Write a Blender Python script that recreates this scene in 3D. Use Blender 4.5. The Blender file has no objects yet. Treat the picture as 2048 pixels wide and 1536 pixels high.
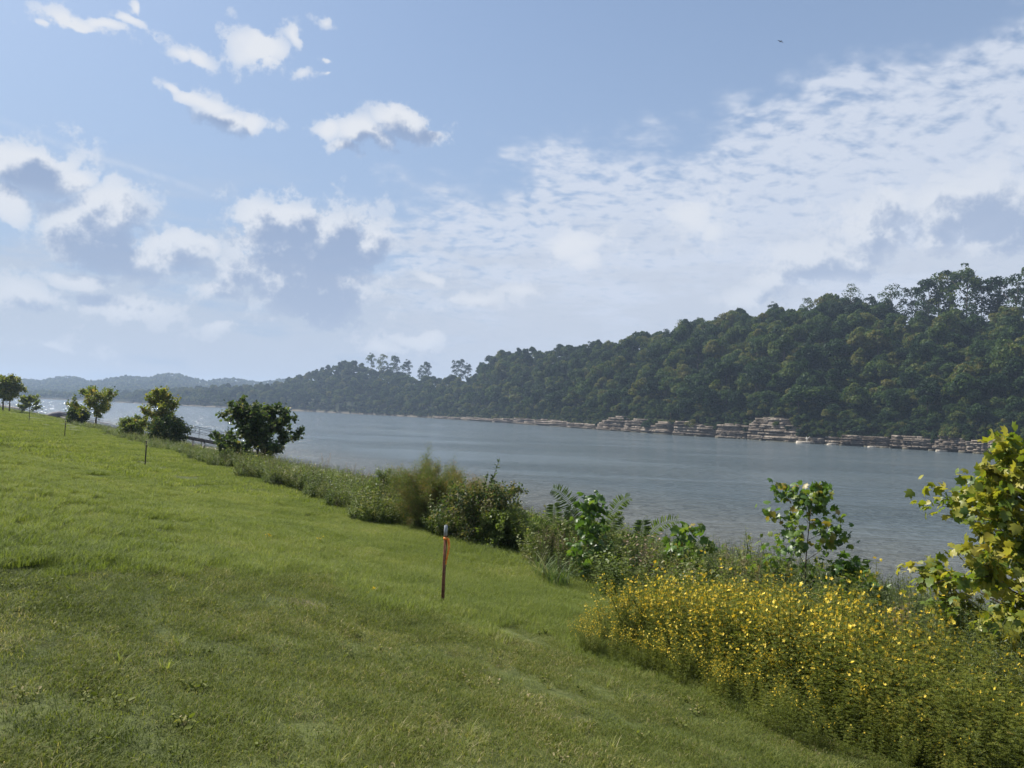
import bpy, math, random
import numpy as np
from mathutils import Vector, Matrix

SC = bpy.context.scene
COL = SC.collection
# ------------------------------------------------------------------ camera
W, Hh, F = 2048.0, 1536.0, 1538.0
PITCH, ROLL = math.radians(2.37), math.radians(2.4)
EYE = np.array([0.0, 0.0, 6.0])
fw = np.array([0, math.cos(PITCH), math.sin(PITCH)])
zp = np.array([0, -math.sin(PITCH), math.cos(PITCH)])
rt = np.array([math.cos(ROLL), 0, 0]) + math.sin(ROLL) * zp
up = math.cos(ROLL) * zp - np.array([math.sin(ROLL), 0, 0])
cam_d = bpy.data.cameras.new('camera')
cam = bpy.data.objects.new('camera', cam_d)
COL.objects.link(cam)
cam_d.sensor_width = 36.0
cam_d.lens = F / W * 36.0
cam_d.clip_start = 0.05
cam_d.clip_end = 20000
cam.matrix_world = Matrix(((rt[0], up[0], -fw[0], EYE[0]), (rt[1], up[1], -fw[1], EYE[1]),
                           (rt[2], up[2], -fw[2], EYE[2]), (0, 0, 0, 1)))
SC.camera = cam

def ray(px, py):
    return fw + (px - W / 2) / F * rt + (Hh / 2 - py) / F * up
def at(px, py, Y):
    """world point on the sight line through a photo pixel at depth Y metres"""
    d = ray(px, py)
    return EYE + d * (Y / d[1])
def hor(px):
    return 788.7 + 0.0419 * px
def uof(px):
    d = ray(px, hor(px))
    return d[0] / d[1]

# ------------------------------------------------------------------ render look
SC.view_settings.view_transform = 'Standard'
SC.view_settings.look = 'None'
EXPO = 0.95
SC.view_settings.exposure = EXPO
SC.view_settings.gamma = 1.0
SC.view_settings.use_curve_mapping = False
SC.render.engine = 'CYCLES'
SC.cycles.volume_bounces = 1
SC.cycles.transparent_max_bounces = 12

# ------------------------------------------------------------------ sun
SUN_AZ, SUN_EL = math.radians(-58), math.radians(47)
sdir = Vector((math.cos(SUN_EL) * math.sin(SUN_AZ), math.cos(SUN_EL) * math.cos(SUN_AZ), math.sin(SUN_EL)))
sun_d = bpy.data.lights.new('sun', 'SUN')
sun_d.energy = 4.8
sun_d.angle = math.radians(0.6)
sun_d.color = (1.0, 0.95, 0.86)
sun = bpy.data.objects.new('sun', sun_d)
COL.objects.link(sun)
sun.rotation_euler = sdir.to_track_quat('Z', 'Y').to_euler()
sun.location = (0, 0, 60)

# ------------------------------------------------------------------ node helper
class N:
    """a socket with arithmetic"""
    def __init__(s, nt, sock): s.nt, s.s = nt, sock
    def _m(s, op, *a, clamp=False):
        n = s.nt.nodes.new('ShaderNodeMath'); n.operation = op; n.use_clamp = clamp
        for i, v in enumerate((s,) + a):
            if isinstance(v, N): s.nt.links.new(v.s, n.inputs[i])
            else: n.inputs[i].default_value = v
        return N(s.nt, n.outputs[0])
    def __add__(s, o): return s._m('ADD', o)
    __radd__ = __add__
    def __sub__(s, o): return s._m('SUBTRACT', o)
    def __rsub__(s, o): return (s * -1.0) + o
    def __mul__(s, o): return s._m('MULTIPLY', o)
    __rmul__ = __mul__
    def __truediv__(s, o): return s._m('DIVIDE', o)
    def max(s, o): return s._m('MAXIMUM', o)
    def min(s, o): return s._m('MINIMUM', o)
    def abs(s): return s._m('ABSOLUTE')
    def pow(s, o): return s._m('POWER', o)
    def clamp(s): return s._m('ADD', 0.0, clamp=True)
    def smooth(s, a, b):
        n = s.nt.nodes.new('ShaderNodeMapRange'); n.interpolation_type = 'SMOOTHSTEP'
        s.nt.links.new(s.s, n.inputs[0])
        n.inputs[1].default_value = a; n.inputs[2].default_value = b
        return N(s.nt, n.outputs[0])

def vmath(nt, op, a, b=None):
    n = nt.nodes.new('ShaderNodeVectorMath'); n.operation = op
    for i, v in enumerate((a, b)):
        if v is None: continue
        if isinstance(v, N): nt.links.new(v.s, n.inputs[i])
        else: n.inputs[i].default_value = v
    return N(nt, n.outputs['Value'] if op in ('LENGTH', 'DOT_PRODUCT') else n.outputs[0])
def comb(nt, x, y, z):
    n = nt.nodes.new('ShaderNodeCombineXYZ')
    for i, v in enumerate((x, y, z)):
        if isinstance(v, N): nt.links.new(v.s, n.inputs[i])
        else: n.inputs[i].default_value = v
    return N(nt, n.outputs[0])
def sep(nt, v):
    n = nt.nodes.new('ShaderNodeSeparateXYZ'); nt.links.new(v.s, n.inputs[0])
    return [N(nt, o) for o in n.outputs]
def noise(nt, vec, scale, detail=4, rough=0.55, color=False, dist=0.0):
    n = nt.nodes.new('ShaderNodeTexNoise')
    if vec is not None: nt.links.new(vec.s, n.inputs['Vector'])
    n.inputs['Scale'].default_value = scale; n.inputs['Detail'].default_value = detail
    n.inputs['Roughness'].default_value = rough; n.inputs['Distortion'].default_value = dist
    return N(nt, n.outputs['Color' if color else 'Fac'])
def mixc(nt, f, a, b):
    n = nt.nodes.new('ShaderNodeMix'); n.data_type = 'RGBA'
    for i, v in ((0, f), (6, a), (7, b)):
        if isinstance(v, N): nt.links.new(v.s, n.inputs[i])
        elif i == 0: n.inputs[0].default_value = v
        else: n.inputs[i].default_value = tuple(v) + (1,) if len(v) == 3 else v
    return N(nt, n.outputs[2])
def lin(r, g, b):
    f = lambda c: (c / 255 / 12.92) if c / 255 <= 0.04045 else ((c / 255 + 0.055) / 1.055) ** 2.4
    return (f(r), f(g), f(b))

# ------------------------------------------------------------------ sky
world = bpy.data.worlds.new('World'); SC.world = world
world.use_nodes = True
nt = world.node_tree; nt.nodes.clear()
SKY_STR = 0.06
world.cycles.sampling_method = 'MANUAL'; world.cycles.sample_map_resolution = 256
out = nt.nodes.new('ShaderNodeOutputWorld'); bg = nt.nodes.new('ShaderNodeBackground')
bg.inputs['Strength'].default_value = SKY_STR
nt.links.new(bg.outputs[0], out.inputs[0])
sky = nt.nodes.new('ShaderNodeTexSky'); sky.sky_type = 'NISHITA'; sky.sun_disc = False
sky.sun_elevation = SUN_EL; sky.sun_rotation = SUN_AZ
sky.air_density = 1.0; sky.dust_density = 1.0; sky.ozone_density = 1.5; sky.altitude = 100
tc = nt.nodes.new('ShaderNodeTexCoord')
D = vmath(nt, 'NORMALIZE', N(nt, tc.outputs['Generated']))
dx, dy, dz = sep(nt, D)
az = dx._m('ARCTAN2', dy)
el = dz._m('ARCSINE')
def ang(px, py):
    d = ray(px, py); d = d / np.linalg.norm(d)
    return math.atan2(d[0], d[1]), math.asin(d[2])
CL = lambda r, g, b, k=1.0: tuple(c * k / (SKY_STR * 2 ** EXPO) for c in lin(r, g, b))
skyc = N(nt, sky.outputs[0])
# thin overall veil, thicker to the horizon
veil = (el.smooth(0.60, -0.02) * 0.58 + 0.36).clamp()
base = mixc(nt, veil, vmath(nt, 'MULTIPLY', skyc, (1.06, 1.13, 1.18)), CL(164, 184, 213))
# altocumulus sheet on the right
zz = dz.max(0.0) + 0.22
Q = comb(nt, dx / zz, dy / zz, 0.0)
qn = noise(nt, Q, 4.5, 4, 0.6)
qn2 = noise(nt, vmath(nt, 'ADD', vmath(nt, 'MULTIPLY', Q, (1.0, 1.15, 1.0)), vmath(nt, 'MULTIPLY', noise(nt, Q, 4.0, 2, .5, True), (.10, .10, 0))), 19.0, 3, 0.55)
a0, e0 = ang(720, 400); a1, e1 = ang(2048, 40)
sl = (e1 - e0) / (a1 - a0)
line = (az - a0) * sl + e0 - el           # >0 below the line
sheet = (line + (qn - 0.5) * 0.26).smooth(-0.07, 0.14) * (az + (qn - .5) * .3).smooth(-0.30, 0.05)
dap = (qn2 * 1.9 + sheet * 0.30).smooth(0.62, 1.30)
inner = line.smooth(0.04, 0.20)
alto = (dap * sheet.smooth(0.02, 0.35) * (1.0 - inner * 0.55) * 0.92 + inner * sheet * 0.46).clamp()
base = mixc(nt, alto, base, CL(212, 220, 235))
# low soft stratus near the horizon
S = comb(nt, az * 2.2, el * 9.0, 0.0)
st = noise(nt, S, 2.6, 6, 0.6)
base = mixc(nt, el.smooth(0.17, 0.0) * .65, base, CL(176, 190, 211))
low = (st + el.smooth(0.26, 0.02) * 0.16).smooth(0.44, 0.62) * el.smooth(0.32, 0.14)
base = mixc(nt, low * 0.7, base, CL(194, 203, 218))
# cumulus
BL = [  # px, py, rx, ry, weight
 (225,400,66,42,1.15),(200,468,95,66,1.45),(270,500,80,40,1.0),(350,490,74,38,1.0),(415,500,40,26,.9),(180,560,85,26,.8),
 (560,445,90,62,1.3),(620,500,150,100,1.6),(710,510,90,70,1.3),(620,590,140,70,1.45),(680,610,80,36,1.0),(490,560,80,48,.9),(430,590,60,30,.8),
 (55,320,95,50,1.15),(150,345,42,24,.9),(15,400,44,44,1.0),
 (800,245,62,34,1.0),(720,270,72,30,.95),(650,262,44,26,.85),(840,280,40,24,.85),(690,300,60,20,.7),
 (400,195,70,22,.82),(350,175,50,16,.7),(450,225,60,24,.9),(500,240,42,22,.9),
 (515,75,44,38,1.0),(525,105,30,26,.8),(575,50,16,44,.8),(400,98,46,17,.85),(360,95,36,13,.7),(640,110,30,10,.65),(585,130,34,12,.6),(640,140,22,8,.6),
 (120,55,80,22,.85),(190,62,60,18,.75),(255,50,50,14,.75),(285,25,18,26,.8),(45,50,22,12,.7),(640,15,34,15,.65),
 (1165,490,56,36,.9),(1200,520,50,30,.7),(1390,430,62,44,.78),(1430,460,50,30,.7),
 (1640,520,110,44,.95),(1720,450,70,54,.95),(1780,400,60,40,.85),(1560,560,70,30,.8),(1940,400,110,50,1.0),(2030,440,80,60,1.0),(1880,450,60,30,.85),
 (1500,590,90,26,.75),(1050,600,80,22,.6),(840,672,60,16,.85),(770,690,60,22,.6),(900,560,60,24,.55),(960,610,90,22,.65),
 (60,600,110,40,.8),(250,610,110,40,.75),(420,670,60,26,.6),(120,690,120,18,.5),
 (2350,350,200,90,1.0),(-350,330,190,110,1.0),(-1000,100,300,140,1.0),(500,-350,220,90,.9)]
warp = vmath(nt, 'MULTIPLY', vmath(nt, 'SUBTRACT', noise(nt, D, 9.0, 3, 0.5, True), (.5, .5, .5)), (0.11, 0.085, 0))
P0 = vmath(nt, 'ADD', comb(nt, az, el, 0.0), warp)
def cum(P, Dv, detail=7, big=False):
    acc = None
    for (px, py, rx, ry, w) in BL:
        a, e = ang(px, py)
        if rx < 36: w = w * .82
        if big and (rx < 60 or w < .8): continue
        vm = nt.nodes.new('ShaderNodeVectorMath'); vm.operation = 'MULTIPLY_ADD'; nt.links.new(P.s, vm.inputs[0])
        vm.inputs[1].default_value = (F / rx, F / ry, 0); vm.inputs[2].default_value = (-a * F / rx, -e * F / ry, 0)
        f = vmath(nt, 'LENGTH', N(nt, vm.outputs[0]))._m('MULTIPLY_ADD', -0.85 * w ** .5, .85 * w ** .5 - (1 - min(w, 1)) * .55)
        acc = f if acc is None else acc.max(f)
    # cauliflower: billow noise
    n1 = noise(nt, Dv, 26.0, detail, 0.66)
    n2 = (noise(nt, Dv, 52.0, detail - 2, 0.55) - 0.5).abs() * 1.6
    n3 = noise(nt, vmath(nt, 'MULTIPLY', Dv, (1, 1, 1.6)), 8.0, 3, 0.5)
    return acc, acc + (n1 - 0.5) * 3.3 + (n3 - .5) * .7 - n2 * 0.25 + 0.13
b0, F0 = cum(P0, D)
offs = (-0.010, 0.020)
P1 = vmath(nt, 'ADD', P0, (offs[0], offs[1], 0))
D1 = vmath(nt, 'ADD', D, (offs[0], 0.0, offs[1]))
b1, F1 = cum(P1, D1, 4, True)
wisp = (noise(nt, D, 62.0, 5, .66) - .5) * 1.5 * (1.0 - b0.smooth(.15, .6) * .8)
alpha = (F0 + wisp + b0.smooth(.0, .35) * .30).smooth(-0.06, 0.52) * (b0.smooth(-.10, .50) * .50 + .50)
lit = (1.0 - (F1 * .5 + b1 * .8 - .08).smooth(-.25, .78) * 1.0 + (F0 - F1) * .42 + (noise(nt, D, 24.0, 5, .6) - .5) * 1.3 - b0.smooth(.25, .8) * .10).clamp()
ccol = mixc(nt, lit.smooth(-0.1, 1.1), CL(146, 166, 199), CL(232, 235, 241))
hazy = el.smooth(0.30, 0.0)
ccol = mixc(nt, (hazy * 0.35 + az.smooth(-.05, .4) * .28).clamp(), ccol, CL(196, 208, 226))
base = mixc(nt, (alpha * (0.97 - hazy * 0.25)).clamp(), base, ccol)
# faint vapour trail
ta, te = ang(120, 285); tb, tf = ang(500, 412)
tl = math.hypot(tb - ta, tf - te); ux, uy = (tb - ta) / tl, (tf - te) / tl
along = (az - ta) * ux + (el - te) * uy
acr = ((az - ta) * -uy + (el - te) * ux + (noise(nt, D, 14, 3) - .5) * .008).abs()
trail = acr.smooth(0.0062, 0.0) * along.smooth(-0.09, 0.0) * along.smooth(tl + .01, tl - .1) * (noise(nt, D, 60, 3)).smooth(.2, .7) * 0.34
base = mixc(nt, trail, base, CL(214, 222, 236))
# below the horizon
base = mixc(nt, el.smooth(-0.005, -0.03), base, CL(110, 125, 130))
nt.links.new(base.s, bg.inputs['Color'])

# ------------------------------------------------------------------ object helpers
def tag(o, label=None, cat=None, group=None, kind=None):
    if label: o['label'] = label
    if cat: o['category'] = cat
    if group: o['group'] = group
    if kind: o['kind'] = kind
    return o
def empty(name, loc, rz=0.0):
    o = bpy.data.objects.new(name, None); COL.objects.link(o)
    o.location = [float(v) for v in loc]; o.rotation_euler = (0, 0, rz); o.empty_display_size = .2
    return o
class Soup:
    def __init__(s): s.v = []; s.f = []; s.t = []; s.n = 0
    def add(s, v, faces, tint=0.5):
        v = np.asarray(v, float).reshape(-1, 3)
        s.v.append(v)
        for fa in faces:
            fa = np.asarray(fa, int)
            if fa.size: s.f.append(fa + s.n)
        s.t.append(np.full(len(v), tint) if np.isscalar(tint) else np.asarray(tint, float))
        s.n += len(v)
    def mesh(s, name, mat, smooth=False):
        me = bpy.data.meshes.new(name)
        V = np.concatenate(s.v)
        tot = np.concatenate([np.full(len(f), f.shape[1]) for f in s.f])
        idx = np.concatenate([f.ravel() for f in s.f])
        me.vertices.add(len(V)); me.vertices.foreach_set('co', V.ravel())
        me.loops.add(len(idx)); me.loops.foreach_set('vertex_index', idx)
        me.polygons.add(len(tot))
        st_ = np.concatenate([[0], np.cumsum(tot)[:-1]])
        me.polygons.foreach_set('loop_start', st_)
        me.polygons.foreach_set('loop_total', tot)
        if smooth: me.polygons.foreach_set('use_smooth', np.ones(len(tot), bool))
        a = me.attributes.new('tint', 'FLOAT', 'POINT'); a.data.foreach_set('value', np.concatenate(s.t))
        me.update(calc_edges=True)
        me.materials.append(mat)
        return me
    def obj(s, name, mat, parent=None, smooth=False, loc=None):
        o = bpy.data.objects.new(name, s.mesh(name, mat, smooth)); COL.objects.link(o)
        if parent is not None: o.parent = parent
        if loc is not None: o.location = loc
        return o
def link(name, me, parent=None, loc=None):
    o = bpy.data.objects.new(name, me); COL.objects.link(o)
    if parent is not None: o.parent = parent
    if loc is not None: o.location = loc
    return o
def unit(a): return a / (np.linalg.norm(a, axis=-1, keepdims=True) + 1e-9)
def leaves(sp, tv, tf, pos, axis, nrm, size, tint):
    """place a leaf template (x across, y along, z out) many times"""
    pos = np.asarray(pos, float).reshape(-1, 3); n = len(pos)
    if n == 0: return
    A = unit(np.broadcast_to(axis, (n, 3)).astype(float)); Nn = np.broadcast_to(nrm, (n, 3)).astype(float)
    X = unit(np.cross(A, Nn)); Z = np.cross(X, A)
    size = np.broadcast_to(size, (n,)).astype(float)
    tv = np.asarray(tv, float)
    V = pos[:, None, :] + size[:, None, None] * (tv[None, :, 0, None] * X[:, None, :] + tv[None, :, 1, None] * A[:, None, :] + tv[None, :, 2, None] * Z[:, None, :])
    K = len(tv)
    fs = []
    for f in tf:
        f = np.asarray(f)
        fs.append((np.arange(n)[:, None, None] * K + f[None]).reshape(-1, f.shape[1]))
    ti = np.broadcast_to(tint, (n,)).astype(float)
    sp.add(V.reshape(-1, 3), fs, np.repeat(ti, K))
def tube(sp, pts, radii, sides=6, tint=0.5, cap=True):
    pts = np.asarray(pts, float); n = len(pts)
    radii = np.broadcast_to(radii, (n,)).astype(float)
    d = np.gradient(pts, axis=0); d = unit(d)
    ref = np.array([0.31, 0.2, 0.93]) if abs(d[:, 2]).mean() < .8 else np.array([1.0, 0.1, 0])
    X = unit(np.cross(d, ref)); Y = np.cross(d, X)
    th = np.linspace(0, 2 * math.pi, sides, endpoint=False)
    V = pts[:, None] + radii[:, None, None] * (np.cos(th)[None, :, None] * X[:, None] + np.sin(th)[None, :, None] * Y[:, None])
    f = []
    for i in range(n - 1):
        for j in range(sides):
            k = (j + 1) % sides
            f.append((i * sides + j, i * sides + k, (i + 1) * sides + k, (i + 1) * sides + j))
    fs = [f]
    if cap: fs.append([[j for j in range(sides)][::-1], [(n - 1) * sides + j for j in range(sides)]])
    sp.add(V.reshape(-1, 3), fs, tint)
def box(sp, c, size, tint=.5, rz=0.0):
    x, y, z = [s / 2 for s in size]
    v = np.array([(-x, -y, -z), (x, -y, -z), (x, y, -z), (-x, y, -z), (-x, -y, z), (x, -y, z), (x, y, z), (-x, y, z)])
    if rz:
        ca, sa = math.cos(rz), math.sin(rz); v = v @ np.array([[ca, sa, 0], [-sa, ca, 0], [0, 0, 1]])
    sp.add(v + np.asarray(c), [[(0, 3, 2, 1), (4, 5, 6, 7), (0, 1, 5, 4), (1, 2, 6, 5), (2, 3, 7, 6), (3, 0, 4, 7)]], tint)

# leaf templates
QUAD = ([(-.5, 0, 0), (.5, 0, 0), (.5, 1, 0), (-.5, 1, 0)], [[(0, 1, 2, 3)]])
OVAL = ([(0, 0, 0), (.26, .3, .05), (.24, .7, .03), (0, 1, -.08), (-.24, .7, .03), (-.26, .3, .05)], [[(0, 1, 2, 3), (0, 3, 4, 5)]])
NARROW = ([(0, 0, 0), (.11, .4, .02), (0, 1, -.1), (-.11, .4, .02)], [[(0, 1, 2, 3)]])
LOBED = ([(0, 0, 0), (.22, -.06, .03), (.52, .22, -.05), (.34, .36, .05), (.50, .68, -.07), (.22, .66, .04), (0, 1.0, -.12),
          (-.22, .66, .04), (-.50, .68, -.07), (-.34, .36, .05), (-.52, .22, -.05), (-.22, -.06, .03), (0, .42, .09)],
         [[(12, 0, 1), (12, 1, 2), (12, 2, 3), (12, 3, 4), (12, 4, 5), (12, 5, 6), (12, 6, 7), (12, 7, 8), (12, 8, 9), (12, 9, 10), (12, 10, 11), (12, 11, 0)]])
CLUMP = ([(-.45, -.35, .05), (.05, -.5, -.05), (.5, -.1, .06), (.28, .45, -.06), (-.3, .4, .04)], [[(0, 1, 2, 3, 4)]])

# ------------------------------------------------------------------ materials
def newmat(name):
    m = bpy.data.materials.new(name); m.use_nodes = True
    m.node_tree.nodes.clear()
    return m, m.node_tree
def outp(t, shader, disp=None):
    o = t.nodes.new('ShaderNodeOutputMaterial'); t.links.new(shader, o.inputs[0])
def princ(t, color, rough=0.8, spec=0.3, metal=0.0, normal=None):
    p = t.nodes.new('ShaderNodeBsdfPrincipled')
    if isinstance(color, N): t.links.new(color.s, p.inputs['Base Color'])
    else: p.inputs['Base Color'].default_value = tuple(color) + (1,)
    if isinstance(rough, N): t.links.new(rough.s, p.inputs['Roughness'])
    else: p.inputs['Roughness'].default_value = rough
    p.inputs['Specular IOR Level'].default_value = spec; p.inputs['Metallic'].default_value = metal
    if normal is not None: t.links.new(normal.s, p.inputs['Normal'])
    return p
def attr(t, name):
    n = t.nodes.new('ShaderNodeAttribute'); n.attribute_name = name; return N(t, n.outputs['Fac'])
def objrand(t):
    n = t.nodes.new('ShaderNodeObjectInfo'); return N(t, n.outputs['Random'])
def wpos(t):
    n = t.nodes.new('ShaderNodeNewGeometry'); return N(t, n.outputs['Position'])
def bump(t, h, dist, strength=1.0):
    n = t.nodes.new('ShaderNodeBump'); n.inputs['Strength'].default_value = strength; n.inputs['Distance'].default_value = dist
    t.links.new(h.s, n.inputs['Height']); return N(t, n.outputs[0])
def ramp(t, f, stops):
    n = t.nodes.new('ShaderNodeValToRGB'); t.links.new(f.s, n.inputs[0])
    cr = n.color_ramp
    while len(cr.elements) < len(stops): cr.elements.new(0.5)
    for e, (p, c) in zip(cr.elements, stops): e.position = p; e.color = tuple(c) + (1,)
    return N(t, n.outputs[0])
def leafmat(name, stops, trans=0.35, rnd=0.35, rough=0.5, spec=0.25, patch=0.0, tcol=(1.25, 1.3, .55)):
    """stops: colours over leaf tint, shifted by the plant's own random number"""
    m, t = newmat(name)
    f = attr(t, 'tint') + (objrand(t) - 0.5) * rnd
    if patch: f = f + (noise(t, wpos(t), patch, 3) - .5) * .9
    c = ramp(t, f.clamp(), stops)
    p = princ(t, c, rough, spec)
    tr = t.nodes.new('ShaderNodeBsdfTranslucent')
    t.links.new(vmath(t, 'MULTIPLY', c, tcol).s, tr.inputs[0])
    mx = t.nodes.new('ShaderNodeMixShader'); mx.inputs[0].default_value = trans
    t.links.new(p.outputs[0], mx.inputs[1]); t.links.new(tr.outputs[0], mx.inputs[2])
    outp(t, mx.outputs[0])
    return m
def plain(name, c1, c2=None, scale=5.0, rough=0.8, spec=.3, metal=0, bmp=0.0):
    m, t = newmat(name)
    c2 = c2 or c1
    tcn = t.nodes.new('ShaderNodeTexCoord'); v = N(t, tcn.outputs['Object'])
    nz = noise(t, v, scale, 5, .6)
    c = mixc(t, nz.smooth(.35, .65), c1, c2)
    nb = bump(t, nz, bmp) if bmp else None
    p = princ(t, c, rough, spec, metal, nb); outp(t, p.outputs[0])
    return m

M_forest = leafmat('forest_leaf', [(0, (.012, .028, .013)), (.35, (.025, .050, .018)), (.6, (.048, .080, .020)), (.85, (.085, .108, .026)), (1, (.115, .108, .032))], .34, 1.05, .6, .10)
M_dark = leafmat('dark_leaf', [(0, (.032, .056, .022)), (.6, (.072, .108, .040)), (1, (.17, .15, .075))], .40, .1, .55, .18)
M_olive = leafmat('olive_leaf', [(0, (.07, .11, .025)), (.5, (.15, .18, .04)), (.8, (.25, .24, .06)), (1, (.30, .22, .08))], .45, .1)
M_feather = leafmat('feathery_leaf', [(0, (.07, .105, .03)), (.5, (.13, .15, .05)), (.8, (.21, .15, .065)), (1, (.26, .15, .08))], .4, .1, .6, .1)
M_syc = leafmat('sycamore_leaf', [(0, (.06, .11, .02)), (.4, (.13, .18, .025)), (.7, (.28, .27, .035)), (.90, (.36, .31, .06)), (1, (.32, .17, .05))], .42, .35, .45, .4)
M_sap = leafmat('sapling_leaf', [(0, (.04, .085, .02)), (.5, (.085, .155, .03)), (.8, (.15, .2, .04)), (1, (.26, .20, .05))], .42, .35, .42, .4)
M_weed = leafmat('weed_leaf', [(0, (.05, .08, .022)), (.4, (.10, .14, .036)), (.75, (.16, .195, .055)), (1, (.24, .22, .11))], .4, .5, patch=.7)
M_fine = leafmat('fine_weed_leaf', [(0, (.06, .09, .04)), (.5, (.11, .145, .06)), (.8, (.17, .195, .095)), (1, (.25, .23, .14))], .36, .5)
M_pea = leafmat('pea_leaf', [(0, (.06, .085, .016)), (.5, (.13, .155, .026)), (.85, (.21, .215, .034)), (1, (.27, .22, .04))], .44, .4)
M_reed = leafmat('tall_grass_leaf', [(0, (.055, .09, .03)), (.5, (.10, .15, .045)), (.85, (.18, .22, .09)), (1, (.33, .30, .17))], .35, .5)
M_dry = leafmat('dry_stalk', [(0, (.09, .07, .05)), (.6, (.18, .14, .09)), (1, (.28, .2, .14))], .2, .4)
M_flower = leafmat('yellow_petal', [(0, (.62, .42, .03)), (1, (.80, .64, .08))], .3, .3, tcol=(1.1, 1.0, .6))
M_bark = plain('bark', (.055, .042, .032), (.12, .1, .08), 6, .9, .1, 0, .02)
M_pale_bark = plain('pale_bark', (.10, .085, .065), (.25, .22, .18), 4, .9, .1, 0, .02)

# ------------------------------------------------------------------ near ground
Nn = np.array([.82, .5724]); Tt = np.array([-.5724, .82])
def st_(x, y): return Nn[0] * x + Nn[1] * y, Tt[0] * x + Tt[1] * y
def xy_(s, t): return Nn[0] * s + Tt[0] * t, Nn[1] * s + Tt[1] * t
SP = [-900, -60, -10, -3, 0, 3, 6.2, 9, 12, 16, 20, 24, 27, 30, 40, 60, 400]
ZP = [14, 7.5, 5.3, 4.9, 4.4, 3.72, 3.02, 2.75, 2.5, 1.9, 1.05, .40, 0.0, -.4, -1.8, -3, -4]
def spr(x, y):
    s, t = st_(x, y)
    return s + .045 * np.maximum(0, t - 95) + .5 * np.sin(t * .11) * np.clip((s - 8) / 8, 0, 1)
def gz(x, y):
    x = np.asarray(x, float); y = np.asarray(y, float)
    sp = spr(x, y); z = 0
    for o, w in ((-1.2, .25), (0, .5), (1.2, .25)): z = z + w * np.interp(sp + o, SP, ZP)
    return z + .025 * np.sin(x * 1.3 + y * .5) + .03 * np.sin(y * .7 - x * .4) + .015 * np.sin(x * 3.1) * np.sin(y * 2.7)
def mown(x, y):
    lim = np.where(x > -3, 11.2 - (x + 3) * .35, 11.2 + (x + 3) * 2.0) + .5 * np.sin(x * 1.7 + 1) + .3 * np.sin(x * 4.1)
    return np.clip((lim - y) / 1.2 + .5, 0, 1)

def hit(px, py):
    d = ray(px, py); y = 2.0
    while y < 300:
        q = EYE + d * (y / d[1])
        if q[2] <= gz(q[0], q[1]): return q
        y *= 1.004
    return q
SPOT = hit(612, 1206)
def build_ground():
    ss = np.unique(np.concatenate([np.linspace(-900, -60, 12), np.linspace(-60, -4, 20), np.linspace(-4, 14, 100), np.linspace(14, 45, 60), np.linspace(45, 150, 8)]))
    ts = np.unique(np.concatenate([np.linspace(-500, -15, 25), np.linspace(-15, 30, 180), np.linspace(30, 130, 120), np.linspace(130, 500, 70), np.linspace(500, 1500, 14)]))
    S, T = np.meshgrid(ss, ts)
    X, Y = xy_(S, T); Z = gz(X, Y)
    rng = np.random.default_rng(3)
    near = (S > -4) & (S < 30) & (T > -15) & (T < 130)
    Z = Z + near * rng.normal(0, .008, Z.shape)
    n, m = S.shape
    i = np.arange(n - 1)[:, None] * m + np.arange(m - 1)[None]
    f = np.stack([i, i + 1, i + m + 1, i + m], -1).reshape(-1, 4)
    sp = Soup(); sp.add(np.stack([X, Y, Z], -1).reshape(-1, 3), [f], 0.5)
    m_, t = newmat('lawn_ground')
    P = wpos(t); px, py, pz = sep(t, P)
    n1 = noise(t, P, .35, 5, .6); n2 = noise(t, P, 9.0, 5, .7); n3 = noise(t, P, 1.6, 4, .6); n4 = noise(t, P, 45, 3, .6)
    g = mixc(t, n1.smooth(.35, .65), (.082, .100, .032), (.118, .135, .045))
    g = mixc(t, n3.smooth(.55, .75) * .55, g, (.115, .105, .045))
    g = mixc(t, n2.smooth(.35, .7) * .6, vmath(t, 'MULTIPLY', g, (.55, .58, .55)), vmath(t, 'MULTIPLY', g, (1.25, 1.22, 1.2)))
    soil = mixc(t, n2.smooth(.3, .7), (.11, .085, .06), (.22, .18, .135))
    # gravel beach by height above the water
    beach = mixc(t, n4.smooth(.3, .7), (.20, .17, .145), (.42, .37, .33))
    wet = mixc(t, pz.smooth(-.05, .12), vmath(t, 'MULTIPLY', beach, (.45, .45, .42)), beach)
    k = (pz + (n1 - .5) * .8 + (n3 - .5) * .3).smooth(1.15, .75)
    c = mixc(t, k, g, wet)
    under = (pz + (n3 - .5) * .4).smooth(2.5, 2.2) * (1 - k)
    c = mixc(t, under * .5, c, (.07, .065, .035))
    dd = vmath(t, 'LENGTH', vmath(t, 'MULTIPLY', vmath(t, 'SUBTRACT', P, tuple(float(v) for v in SPOT)), (1, .8, .3)))
    c = mixc(t, (dd + (n2 - .5) * .6).smooth(.30, .12), c, soil)
    p = princ(t, c, .9, .1, 0, bump(t, n2 + n4 * .5, .03)); outp(t, p.outputs[0])
    return tag(sp.obj('ground', m_, smooth=True), 'grassy river bank sloping down to a gravel shore', None, None, 'structure')
build_ground()

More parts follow.
